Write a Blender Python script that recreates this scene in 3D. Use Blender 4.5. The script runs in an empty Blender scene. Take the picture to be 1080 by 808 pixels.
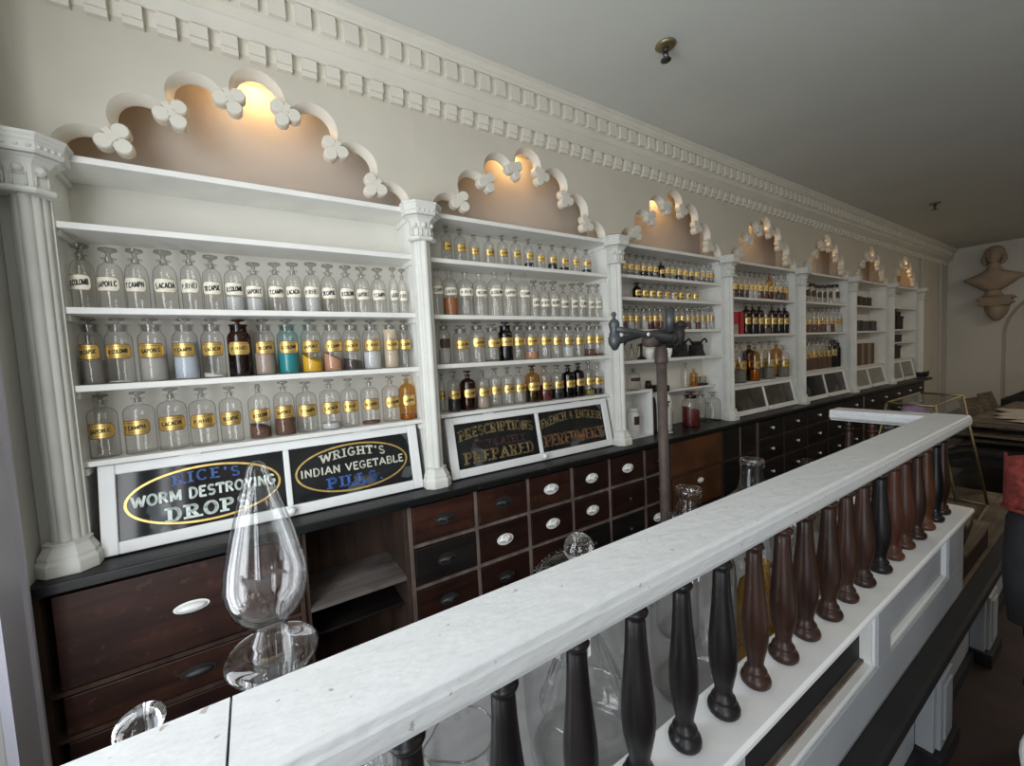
import bpy, bmesh, math, random
from mathutils import Vector, Matrix
from mathutils.geometry import tessellate_polygon
random.seed(7)
PI = math.pi
SC = bpy.context.scene
COL = SC.collection
W = 1.41                      # width of one shelf bay

# ------------------------------------------------------------------ camera
F, YAW, PITCH, ROLL = 428.4, .567, -.062, -.05
CAM = Vector((.628, -2.035, 1.657))
def cam_axes():
    cy, sy, cp, sp = math.cos(YAW), math.sin(YAW), math.cos(PITCH), math.sin(PITCH)
    fwd = Vector((sy*cp, cy*cp, sp)); right = Vector((cy, -sy, 0)); up = right.cross(fwd)
    c, s = math.cos(ROLL), math.sin(ROLL)
    return c*right + s*up, -s*right + c*up, fwd
R_, U_, F_ = cam_axes()
cd = bpy.data.cameras.new('camera'); cam = bpy.data.objects.new('camera', cd); COL.objects.link(cam)
cd.sensor_fit = 'HORIZONTAL'; cd.sensor_width = 36; cd.lens = F/1080*36; cd.clip_start = .02
m = Matrix((R_, U_, -F_)).transposed().to_4x4(); m.translation = CAM
cam.matrix_world = m
SC.camera = cam
def ray(u, v): return F_ + R_*((u-540)/F) - U_*((v-404)/F)
def at_y(u, v, y): d = ray(u, v); return CAM + d*((y-CAM.y)/d.y)
def at_z(u, v, z): d = ray(u, v); return CAM + d*((z-CAM.z)/d.z)

# ------------------------------------------------------------------ materials
def mat(name):
    m = bpy.data.materials.new(name); m.use_nodes = True
    nt = m.node_tree; nt.nodes.clear()
    out = nt.nodes.new('ShaderNodeOutputMaterial')
    return m, nt, out
def N(nt, t, **k):
    n = nt.nodes.new('ShaderNode'+t)
    for a, b in k.items(): setattr(n, a, b)
    return n
def ramp(nt, stops):
    r = N(nt, 'ValToRGB'); e = r.color_ramp.elements
    while len(e) < len(stops): e.new(.5)
    for i, (p, c) in enumerate(stops): e[i].position = p; e[i].color = (*c, 1)
    return r
def solid(name, col, rough=.6, metal=0, var=.12, scale=8, bump=.0, bscale=60, spec=.5, stretch=None, chips=None, bdist=.004):
    """painted / stained surface: base colour with soft noise variation, optional bump and chips of another colour"""
    m, nt, out = mat(name); L = nt.links.new
    b = N(nt, 'BsdfPrincipled'); L(b.outputs[0], out.inputs[0])
    b.inputs['Roughness'].default_value = rough; b.inputs['Metallic'].default_value = metal
    b.inputs['Specular IOR Level'].default_value = spec
    tc = N(nt, 'TexCoord'); src = tc.outputs['Object']
    if stretch:
        mp = N(nt, 'Mapping'); mp.inputs['Scale'].default_value = stretch; L(src, mp.inputs[0]); src = mp.outputs[0]
    n = N(nt, 'TexNoise'); n.inputs['Scale'].default_value = scale; n.inputs['Detail'].default_value = 5; L(src, n.inputs[0])
    r = ramp(nt, [(.25, [c*(1-var) for c in col]), (.75, [min(1, c*(1+var)) for c in col])]); L(n.outputs[0], r.inputs[0])
    c = r.outputs[0]
    if chips:
        ccol, cs, th = chips
        n2 = N(nt, 'TexNoise'); n2.inputs['Scale'].default_value = cs; n2.inputs['Detail'].default_value = 3; L(tc.outputs['Object'], n2.inputs[0])
        r2 = ramp(nt, [(th, (0, 0, 0)), (th+.03, (1, 1, 1))]); L(n2.outputs[0], r2.inputs[0])
        mx = N(nt, 'Mix', data_type='RGBA'); L(r2.outputs[0], mx.inputs[0]); L(c, mx.inputs[6]); mx.inputs[7].default_value = (*ccol, 1); c = mx.outputs[2]
    L(c, b.inputs['Base Color'])
    if bump:
        n3 = N(nt, 'TexNoise'); n3.inputs['Scale'].default_value = bscale; n3.inputs['Detail'].default_value = 4; L(src, n3.inputs[0])
        bp = N(nt, 'Bump'); bp.inputs['Strength'].default_value = bump; bp.inputs['Distance'].default_value = bdist
        L(n3.outputs[0], bp.inputs['Height']); L(bp.outputs[0], b.inputs['Normal'])
    return m
def glass(name, tint=(.95, .96, .955), edge=(.42, .43, .42), rough=.02, refl=1.0, ior=1.42):
    """thin blown glass: clear in the middle, denser where the wall is seen edge-on"""
    m, nt, out = mat(name); L = nt.links.new
    lw = N(nt, 'LayerWeight'); lw.inputs[0].default_value = .35
    r = ramp(nt, [(0, tint), (.40, [t*.97 for t in tint]), (.90, edge)]); L(lw.outputs['Facing'], r.inputs[0])
    t = N(nt, 'BsdfTransparent'); L(r.outputs[0], t.inputs[0])
    g = N(nt, 'BsdfGlossy'); g.inputs['Roughness'].default_value = rough; g.inputs[0].default_value = (refl, refl, refl, 1)
    l2 = N(nt, 'LayerWeight'); l2.inputs[0].default_value = .5
    pw = N(nt, 'Math', operation='POWER'); L(l2.outputs['Facing'], pw.inputs[0]); pw.inputs[1].default_value = 4.5
    ml = N(nt, 'Math', operation='MULTIPLY_ADD'); L(pw.outputs[0], ml.inputs[0]); ml.inputs[1].default_value = ior-1; ml.inputs[2].default_value = .045
    mx = N(nt, 'MixShader'); L(ml.outputs[0], mx.inputs[0]); L(t.outputs[0], mx.inputs[1]); L(g.outputs[0], mx.inputs[2])
    L(mx.outputs[0], out.inputs[0]); return m
def refract(name, col=(1, 1, 1)):
    m, nt, out = mat(name); g = N(nt, 'BsdfGlass'); g.inputs['IOR'].default_value = 1.48; g.inputs[0].default_value = (*col, 1); g.inputs['Roughness'].default_value = 0
    nt.links.new(g.outputs[0], out.inputs[0]); return m
def wood(name, c1, c2, rough=.5, axis=0, scale=1.0, wear=None):
    m, nt, out = mat(name); L = nt.links.new
    b = N(nt, 'BsdfPrincipled'); L(b.outputs[0], out.inputs[0]); b.inputs['Roughness'].default_value = rough; b.inputs['Specular IOR Level'].default_value = .35
    tc = N(nt, 'TexCoord'); mp = N(nt, 'Mapping'); s = [22*scale]*3; s[axis] = 1.6*scale; mp.inputs['Scale'].default_value = s
    oi = N(nt, 'ObjectInfo'); ad = N(nt, 'VectorMath', operation='ADD'); L(tc.outputs['Object'], ad.inputs[0])
    cm = N(nt, 'CombineXYZ'); mu = N(nt, 'Math', operation='MULTIPLY'); L(oi.outputs['Random'], mu.inputs[0]); mu.inputs[1].default_value = 9
    L(mu.outputs[0], cm.inputs[0]); L(mu.outputs[0], cm.inputs[2]); L(cm.outputs[0], ad.inputs[1]); L(ad.outputs[0], mp.inputs[0])
    n = N(nt, 'TexNoise'); n.inputs['Scale'].default_value = 1; n.inputs['Detail'].default_value = 7; n.inputs['Distortion'].default_value = .6; L(mp.outputs[0], n.inputs[0])
    r = ramp(nt, [(.3, c1), (.7, c2)]); L(n.outputs[0], r.inputs[0]); c = r.outputs[0]
    n2 = N(nt, 'TexNoise'); n2.inputs['Scale'].default_value = 5; n2.inputs['Detail'].default_value = 3; L(ad.outputs[0], n2.inputs[0])
    r2 = ramp(nt, [(.35, (.35, .35, .35)), (.65, (1, 1, 1))]); L(n2.outputs[0], r2.inputs[0])
    mx = N(nt, 'Mix', data_type='RGBA', blend_type='MULTIPLY'); mx.inputs[0].default_value = .7; L(c, mx.inputs[6]); L(r2.outputs[0], mx.inputs[7]); c = mx.outputs[2]
    if wear:
        n3 = N(nt, 'TexNoise'); n3.inputs['Scale'].default_value = 28; n3.inputs['Detail'].default_value = 4; L(ad.outputs[0], n3.inputs[0])
        r3 = ramp(nt, [(.60, (0, 0, 0)), (.68, (1, 1, 1))]); L(n3.outputs[0], r3.inputs[0])
        m2 = N(nt, 'Mix', data_type='RGBA'); L(r3.outputs[0], m2.inputs[0]); L(c, m2.inputs[6]); m2.inputs[7].default_value = (*wear, 1); c = m2.outputs[2]
    L(c, b.inputs['Base Color']); return m
def emit(name, col, s):
    m, nt, out = mat(name); e = N(nt, 'Emission'); e.inputs[0].default_value = (*col, 1); e.inputs[1].default_value = s; nt.links.new(e.outputs[0], out.inputs[0]); return m

M = dict(
 fascia=solid('fascia plaster paint', (.56, .525, .435), .6, var=.06, scale=3, bump=.08, bscale=25),
 fret=solid('fretwork cream paint', (.68, .645, .56), .5, var=.05, scale=6),
 white=solid('shelf white paint', (.78, .775, .73), .45, var=.06, scale=9, bump=.06, bscale=40),
 niche=solid('niche shaded back paint', (.50, .455, .405), .7, var=.06, scale=3),  # shelf back paint made darker, the shade of the recess put into the colour
 backp=solid('shelf back paint', (.72, .70, .635), .6, var=.06, scale=4),
 column=solid('column cream paint', (.66, .66, .61), .5, var=.08, scale=7, bump=.05, bscale=40),
 sash=solid('sash white gloss paint', (.80, .81, .80), .35, var=.05, scale=10, bump=.05, bscale=30),
 ceil=solid('ceiling grey paint', (.63, .64, .59), .8, var=.04, scale=1.5),
 wall=solid('side wall paint', (.52, .51, .475), .75, var=.05, scale=2, bump=.05),
 casing=solid('window casing white paint', (.56, .55, .62), .4, var=.03),
 endwall=solid('end wall paint', (.55, .52, .46), .8, var=.05, scale=2),
 floor=solid('worn floor paint', (.030, .014, .013), .6, var=.4, scale=5, bump=.1),
 worktop=solid('worktop black paint', (.006, .0063, .007), .40, spec=.35, var=.35, scale=7, stretch=(1, 6, 6), bump=.15, bscale=20, chips=((.05, .045, .042), 26, .70)),
 mah=wood('mahogany red', (.022, .0075, .005), (.066, .022, .012), .5, 0, 1, (.055, .024, .014)),
 mahd=wood('mahogany dark', (.016, .006, .005), (.040, .014, .009), .5, 0),
 mahm=wood('mahogany middling', (.016, .006, .0045), (.042, .015, .009), .5, 0),
 blackw=wood('black stained wood', (.008, .007, .007), (.022, .017, .015), .5, 0),
 tan=wood('plain brown board', (.095, .036, .012), (.125, .050, .018), .55, 0, .4),
 rail=wood('worn carcass edge', (.14, .10, .08), (.26, .21, .18), .7, 2),
 shelfw=wood('dusty bare shelf board', (.10, .085, .075), (.20, .175, .16), .8, 0),
 carc=wood('carcass brown', (.035, .02, .015), (.08, .045, .03), .7, 2),
 dark=solid('deep black paint', (.010, .010, .011), .7, var=.3),
 china=solid('white china', (.85, .85, .83), .15, var=.02, spec=.6),
 iron=solid('dark iron', (.05, .05, .05), .5, metal=.6, var=.35, scale=20, bump=.1),
 rust=solid('rusty iron pipe', (.10, .075, .065), .65, metal=.3, var=.3, scale=20, bump=.2, bscale=80),
 steel=solid('blued iron casting', (.085, .095, .10), .45, metal=.5, var=.2, scale=14),
 handrail=solid('thick white rail paint', (.58, .595, .60), .38, var=.04, scale=6, bump=.55, bscale=58, bdist=.006, stretch=(.38, 1, 1), chips=((.33, .31, .28), 60, .70)),
 sill=solid('white sill paint', (.80, .81, .82), .4, var=.04, bump=.12, bscale=22),
 panelp=solid('grey white panel paint', (.38, .405, .435), .5, var=.07, scale=6, bump=.06),
 balblack=wood('baluster black', (.005, .0045, .005), (.015, .012, .012), .36, 2),
 balbrown=wood('baluster brown', (.020, .009, .006), (.056, .023, .014), .34, 2),
 balred=wood('baluster red brown', (.052, .016, .009), (.115, .040, .021), .38, 2),
 balamber=wood('baluster amber', (.06, .020, .008), (.13, .05, .018), .38, 2),
 gold=solid('gilt leaf', (.72, .50, .16), .33, metal=.75, var=.25, scale=60),
 goldpaint=solid('aged gilt', (.36, .28, .13), .5, metal=.3, var=.45, scale=40),
 cream=solid('enamel label', (.80, .76, .64), .3, var=.1, scale=40),
 darklab=solid('dark paper label', (.05, .028, .022), .5, var=.3, scale=40),
 ink=solid('black ink', (.015, .012, .01), .5, var=.2),
 blue=solid('blue letter foil', (.045, .12, .38), .4, var=.45, scale=90),
 pale=solid('pale letter foil', (.70, .78, .72), .4, var=.12, scale=60),
 palewarm=solid('ivory letter foil', (.62, .62, .52), .4, var=.12, scale=60),
 oldgold=solid('tarnished gold letters', (.18, .135, .055), .5, var=.6, scale=50, chips=((.014, .014, .013), 34, .655)),
 oldred=solid('faded maroon letters', (.045, .022, .020), .6, var=.7, scale=50, chips=((.014, .014, .013), 34, .655)),
 oldorange=solid('faded orange letters', (.19, .095, .042), .5, var=.6, scale=50, chips=((.014, .014, .013), 34, .655)),
 pane_black=solid('black backed glass', (.012, .013, .014), .07, var=.5, scale=5, spec=.35, chips=((.075, .085, .09), 6, .62)),
 pane_olive=solid('dim backed glass', (.05, .048, .036), .12, var=.8, scale=9, spec=.4),
 pane_grey=solid('dusty grey glass', (.24, .23, .20), .3, var=.2, scale=6),
 g=glass('clear bottle glass', (.965, .962, .955), (.33, .325, .32), ior=1.6),
 gh=glass('show jar glass', (.985, .988, .987), (.55, .56, .56), .015, ior=1.9),
 gs=glass('stopper glass', (.72, .71, .69), (.28, .275, .27), .03, ior=1.7),
 gb=glass('brown bottle glass', (.30, .13, .05), (.10, .04, .015), .03),
 gbk=glass('near black bottle glass', (.06, .035, .025), (.02, .01, .01), .03),
 gam=glass('amber glass', (.85, .62, .25), (.40, .25, .08), .03),
 gteal=glass('pale teal glass', (.72, .88, .88), (.25, .36, .37), .03),
 gpane=glass('flat case glass', (.93, .94, .93), (.6, .62, .6), .01),
 crystal=refract('solid crystal'),
 brass=solid('aged brass', (.27, .22, .12), .45, metal=.8, var=.2, scale=20),
 stone=solid('brown plaster bust', (.33, .25, .17), .7, var=.15, scale=6, bump=.15, bscale=30),
 paper=solid('old paper', (.42, .38, .32), .8, var=.2, scale=12),
 board=wood('rough brown board', (.10, .075, .055), (.20, .155, .11), .8, 0),
 cloth=solid('black cloth', (.012, .012, .014), .85, var=.3, scale=30),
 redcloth=solid('red woven cloth', (.16, .022, .016), .85, var=.6, scale=60, bump=.5, bscale=90),
 redbox=solid('red carton', (.45, .015, .03), .45, var=.1),
 lilac=solid('lilac cloth', (.30, .20, .34), .8, var=.3, scale=20),
 marble=solid('grey counter boards', (.25, .25, .255), .5, var=.15, scale=3, stretch=(1, 5, 5)),
)
POW = {}
def powder(name, c, rough=.9):
    if name not in POW: POW[name] = solid(name, c, rough, var=.18, scale=70, bump=.3, bscale=150)
    return POW[name]
for n_, c_ in dict(white=(.72, .71, .68), grey=(.42, .40, .37), silver=(.50, .56, .63), darkbrown=(.035, .02, .014), tan=(.36, .28, .23), teal=(.03, .27, .29),
                   yellow=(.72, .42, .02), peach=(.50, .25, .15), herb=(.05, .035, .03), cream=(.55, .45, .33), brown=(.13, .06, .035), black=(.006, .006, .008),
                   wine=(.10, .012, .010), amber=(.38, .17, .02), orange=(.36, .13, .04), olive=(.24, .20, .06), dust=(.20, .18, .16), clearish=(.52, .53, .52)).items():
    powder(n_, c_, .25 if n_ in ('black', 'wine', 'amber') else .9)

# ------------------------------------------------------------------ geometry helpers
class MB:
    """collects shapes; build() links them as ONE mesh object"""
    def __init__(s): s.v = []; s.f = []; s.mi = []; s.sm = []; s.cur = 0; s.smooth = False
    def add(s, vs, fs, smooth=None):
        o = len(s.v); s.v += [tuple(map(float, p)) for p in vs]
        for f in fs: s.f.append([o+i for i in f]); s.mi.append(s.cur); s.sm.append(s.smooth if smooth is None else smooth)
        return s
    def box(s, x0, x1, y0, y1, z0, z1):
        return s.add([(x0,y0,z0),(x1,y0,z0),(x1,y1,z0),(x0,y1,z0),(x0,y0,z1),(x1,y0,z1),(x1,y1,z1),(x0,y1,z1)],
                     [(3,2,1,0),(4,5,6,7),(0,1,5,4),(1,2,6,5),(2,3,7,6),(3,0,4,7)], False)
    def hexa(s, p): return s.add(p, [(3,2,1,0),(4,5,6,7),(0,1,5,4),(1,2,6,5),(2,3,7,6),(3,0,4,7)], False)
    def lathe(s, prof, c=(0,0,0), n=24, sx=1, sy=1, sz=1, smooth=True, axis=None):
        vs = []; fs = []; rows = []
        for r, z in prof:
            if r < 1e-6: rows.append([len(vs)]); vs.append((0, 0, z*sz))
            else:
                rows.append(list(range(len(vs), len(vs)+n)))
                vs += [(r*sx*math.cos(2*PI*i/n), r*sy*math.sin(2*PI*i/n), z*sz) for i in range(n)]
        for a, b in zip(rows, rows[1:]):
            for i in range(n):
                j = (i+1) % n
                if len(a) == 1 and len(b) == 1: continue
                if len(a) == 1: fs.append((a[0], b[j], b[i]))
                elif len(b) == 1: fs.append((a[i], a[j], b[0]))
                else: fs.append((a[i], a[j], b[j], b[i]))
        if axis is not None:
            q = Vector((0, 0, 1)).rotation_difference(Vector(axis).normalized()).to_matrix()
            vs = [q @ Vector(p) for p in vs]
        return s.add([(p[0]+c[0], p[1]+c[1], p[2]+c[2]) for p in vs], fs, smooth)
    def tube(s, pts, r, n=10, caps=True):
        pts = [Vector(p) for p in pts]; rr = r if isinstance(r, (list, tuple)) else [r]*len(pts)
        vs = []; fs = []; up = None
        for i, p in enumerate(pts):
            t = (pts[min(i+1, len(pts)-1)] - pts[max(i-1, 0)]).normalized()
            if up is None: up = Vector((0, 0, 1)) if abs(t.z) < .9 else Vector((1, 0, 0))
            a = t.cross(up).normalized(); b = a.cross(t).normalized(); up = b
            vs += [p + (a*math.cos(2*PI*k/n) + b*math.sin(2*PI*k/n))*rr[i] for k in range(n)]
        for i in range(len(pts)-1):
            for k in range(n):
                l = (k+1) % n; fs.append((i*n+k, i*n+l, (i+1)*n+l, (i+1)*n+k))
        if caps: fs.append(tuple(range(n-1, -1, -1))); fs.append(tuple((len(pts)-1)*n+k for k in range(n)))
        return s.add(vs, fs, True)
    def ball(s, c, rx, ry=None, rz=None, n=16, m=10):
        ry = ry or rx; rz = rz or rx
        return s.lathe([(math.sin(PI*i/m), -math.cos(PI*i/m)) for i in range(m+1)], c, n, rx, ry, rz)
    def prism(s, poly, fn, d0, d1, smooth=False):
        """closed 2D polygon extruded between depths d0 and d1; fn(a, b, d) -> point"""
        n = len(poly); tr = tessellate_polygon([[Vector((a, b, 0)) for a, b in poly]])
        vs = [fn(a, b, d0) for a, b in poly] + [fn(a, b, d1) for a, b in poly]
        fs = [tuple(t) for t in tr] + [tuple(n+i for i in reversed(t)) for t in tr]
        s.add(vs, fs, False)
        s.add(vs, [(i, (i+1) % n, n+(i+1) % n, n+i) for i in range(n)], smooth)
        return s
    def sweep(s, prof, x0, x1):
        """profile of (y,z) points extruded along x, closed"""
        return s.prism(prof, lambda a, b, d: (d, a, b), x0, x1)
    def build(s, name, mats, parent=None, world=True, bevel=0, bseg=2, sub=0, fix=True):
        me = bpy.data.meshes.new(name); vs = s.v
        if parent is not None and world:
            o = parent_world(parent); vs = [(p[0]-o.x, p[1]-o.y, p[2]-o.z) for p in vs]
        me.from_pydata(vs, [], s.f)
        for mm in (mats if isinstance(mats, (list, tuple)) else [mats]): me.materials.append(mm)
        for p, i, sm in zip(me.polygons, s.mi, s.sm): p.material_index = i; p.use_smooth = sm
        if fix:
            bm = bmesh.new(); bm.from_mesh(me); bmesh.ops.recalc_face_normals(bm, faces=bm.faces); bm.to_mesh(me); bm.free()
        ob = bpy.data.objects.new(name, me); COL.objects.link(ob)
        if parent is not None: ob.parent = parent
        if bevel:
            b = ob.modifiers.new('bevel', 'BEVEL'); b.width = bevel; b.segments = bseg; b.limit_method = 'ANGLE'; b.angle_limit = .6
        if sub:
            b = ob.modifiers.new('sub', 'SUBSURF'); b.levels = b.render_levels = sub
        return ob
def parent_world(o):
    v = Vector(o.location)
    while o.parent: o = o.parent; v += Vector(o.location)
    return v
def tag(o, label, cat, group=None, kind=None):
    o['label'] = label; o['category'] = cat
    if group: o['group'] = group
    if kind: o['kind'] = kind
    return o
def thing(name, loc, label, cat, group=None, rz=0, kind=None):
    o = bpy.data.objects.new(name, None); COL.objects.link(o); o.location = loc; o.rotation_euler.z = rz; o.empty_display_size = .05
    return tag(o, label, cat, group, kind)
def structure(o): o['kind'] = 'structure'; return o
ORD = 'first second third fourth fifth sixth seventh eighth ninth tenth eleventh twelfth thirteenth fourteenth fifteenth sixteenth seventeenth eighteenth'.split()

# ------------------------------------------------------------------ room shell
XL, XE, YB, YF, ZC = -.03, 11.62, .25, -4.6, 3.23
XW = -.16
structure(MB().box(XL-.2, XE+.8, YF-.1, YB+.1, -.1, 0).build('floor', M['floor']))
structure(MB().box(XL-.2, XE+.8, YF-.1, YB+.1, ZC, ZC+.1).build('ceiling', M['ceil']))
structure(MB().box(XL-.2, XE+.8, YB, YB+.1, 0, ZC).build('wall_back', M['backp']))
structure(MB().box(XL-.2, XE+.8, YF-.1, YF, 0, ZC).build('wall_front', M['wall']))
# street wall with two shop windows (left wall)
wl = MB()
WIN = [(-1.75, -.38), (-4.1, -2.5)]
def wl_box(y0, y1, z0, z1): wl.box(XW-.18, XW, y0, y1, z0, z1)
wl_box(-.34, YB, 0, ZC); wl_box(-2.45, -1.79, 0, ZC); wl_box(YF, -4.14, 0, ZC)
for y0, y1 in ((-1.79, -.34), (-4.14, -2.45)): wl_box(y0, y1, 0, .42); wl_box(y0, y1, 2.95, ZC)
structure(wl.build('wall_left', M['wall']))
for i, (y0, y1) in enumerate(((-1.79, -.34), (-4.14, -2.45))):
    fr = MB(); x0, x1 = XW-.12, XW-.06
    for yy in (y0, (y0+y1)/2-.03, y1-.06): fr.box(x0, x1, yy, yy+.06, .42, 2.95)
    for zz in (.42, 1.65, 2.89): fr.box(x0, x1, y0, y1, zz, zz+.06)
    structure(fr.build('window_%d' % (i+1), M['casing'], bevel=.005))
structure(MB().box(XW, XL, -.345, YB, 0, 2.437).box(XL, .003, .0, YB, 1.0, 2.437).build('wall_return_left', M['wall'], bevel=.004))  # second block is added, closing the dark crevice behind the column to catch light
# window casing beside the first column, its moulded edge, and the plinth under it
cs = MB()
prof = [(XL, -.345), (XL+.022, -.345), (XL+.022, -.215), (XL+.030, -.205), (XL+.030, -.190), (XL+.020, -.178), (XL+.020, -.165), (XL+.008, -.150), (XL, -.150)]
cs.prism(prof, lambda a, b, d: (a, b, d), .30, 3.0)
structure(cs.build('trim_1', M['casing']))
structure(MB().box(XL, XL+.03, -.9, -.15, 0, .30).build('baseboard_left', M['dark'], bevel=.004))

# end wall with an arched recess
def arc(cx, cy, r, a0, a1, n, ry=None):
    return [(cx+r*math.cos(math.radians(a0+(a1-a0)*i/n)), cy+(ry or r)*math.sin(math.radians(a0+(a1-a0)*i/n))) for i in range(n+1)]
ew = MB(); ay, ar, asz = -1.50, .84, 1.62
poly = [(YB, 0), (YB, ZC), (YF, ZC), (YF, 0), (ay-ar, 0)] + arc(ay, asz, ar, 180, 0, 24) + [(ay+ar, 0)]
ew.prism(poly, lambda a, b, d: (d, a, b), XE, XE+.42)
structure(ew.build('wall_right', M['endwall']))
structure(MB().box(XE+.42, XE+.5, -2.6, -.4, 0, 2.7).build('wall_niche', M['endwall']))
structure(MB().box(XE+.36, XE+.42, -2.34, -.66, 0, .95).build('trim_2', M['endwall'], bevel=.01))
# plain wall between the last bay and the corner, with the door casing and its dark gap
structure(MB().box(10.0, 10.95, -.02, YB, 0, 3.0).build('wall_return', M['fascia']))
structure(MB().box(11.02, XE, -.0, YB, 0, 3.0).build('wall_corner', M['wall']))
structure(MB().box(10.95, 11.02, .06, YB, 0, 3.0).build('trim_3', M['dark']))
structure(MB().box(11.02, 11.10, -.03, .0, 0, 3.0).build('trim_4', M['endwall'], bevel=.008))

# ------------------------------------------------------------------ cornice (one moulding with two dentil courses)
co = MB()
prof = [(.045, 2.955), (.0, 2.955), (-.004, 2.985), (-.004, 3.005), (-.02, 3.006), (-.060, 3.042), (-.068, 3.046), (-.068, 3.082), (-.078, 3.086), (-.078, 3.168), (-.100, 3.170),
        (-.104, 3.180), (-.112, 3.186), (-.122, 3.205), (-.128, 3.208), (-.128, 3.229), (.045, 3.229)]
co.sweep(prof, XW+.001, XE-.001)
x = .042-.0965*2
while x < 11.4:
    co.box(x, x+.058, -.032, .0, 2.951, 2.997); co.box(x, x+.058, -.022, .0, 2.928, 2.951)      # stepped lower dentils
    co.box(x-.02, x+.040, -.098, -.07, 3.088, 3.166)                                              # upper blocks
    x += .0965
structure(co.build('trim_5', M['fret']))
structure(MB().box(XW, .045, 0, .045, 2.437, 2.975).build('wall_fascia', M['fascia']))

# ------------------------------------------------------------------ arched shelf bays
BAYNAME = ['nearest bay', 'second bay', 'third bay', 'fourth bay', 'fifth bay', 'sixth bay', 'farthest bay']
ZT = 2.437
SH = [[2.21, 1.913, 1.635, 1.355], [2.207, 1.907, 1.64, 1.365], [2.22, 2.057, 1.82, 1.592], [2.113, 1.77, 1.308], [2.117, 1.773, 1.34], [2.115, 1.78, 1.32], [2.127, 1.797, 1.604, 1.345]]
CX = [.045] + [W*i for i in range(1, 8)]
RC = [(0, 2.808), (.207, 2.732), (.378, 2.602), (.532, 2.452)]       # lobe centres, one side
TF = [(.098, 2.762), (.290, 2.655), (.462, 2.520)]                     # trefoil centres
def arch_path(r):
    """opening outline from the right foot over the crown to the left foot"""
    pts = []
    for i in (3, 2, 1, 0):
        cx, cz = RC[i]
        if i == 3: a0 = math.degrees(math.asin(max(-1, (ZT-.001-cz)/r)))
        else: tx, tz = TF[i]; a0 = math.degrees(math.atan2(tz-cz, tx-cx))
        if i == 0: a1 = 180-math.degrees(math.atan2(TF[0][1]-cz, TF[0][0]-cx))-0
        else: tx, tz = TF[i-1]; a1 = math.degrees(math.atan2(tz-cz, tx-cx))
        if i == 0: a0 = math.degrees(math.atan2(TF[0][1]-cz, TF[0][0]-cx)); a1 = 180-a0
        while a1 < a0: a1 += 360
        if i == 3 and a1-a0 > 300: a1 -= 360
        pts += arc(cx, cz, r, a0, a1, 18)
    half = pts[:19*3]
    return half + pts[19*3:] + [(-a, b) for a, b in reversed(half)]
def trefoil_mesh(mb, cx, cz, side, lean):
    """three round lobes on a short stem; the stem points up and outward"""
    a = math.radians(90 + lean)
    def lobe(x, z, r):
        y0, yr = -.006, .034
        mb.lathe([(0, -.040), (r, -.040), (r, -.004), (r*.86, .003), (0, .003)], (x, y0, z), 18, axis=(0, -1, 0), smooth=False)
    for da, rr, dd in ((75, .028, .034), (-75, .028, .034), (180, .0285, .034)):
        t = a+math.radians(da); lobe(cx+dd*math.cos(t), cz+dd*math.sin(t), rr)
    lobe(cx, cz, .015)
    ux, uz = math.cos(a), math.sin(a); px, pz = -uz, ux
    q = [(cx+px*w_+ux*l_, cz+pz*w_+uz*l_) for w_, l_ in ((-.015, -.01), (.015, -.01), (.011, .026), (.012, .038), (-.012, .038), (-.011, .026))]
    mb.prism(q, lambda p, r, d: (p, d, r), -.0085, .034)
def shelf_z(i): return [ZT] + SH[i]
bays = []
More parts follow.
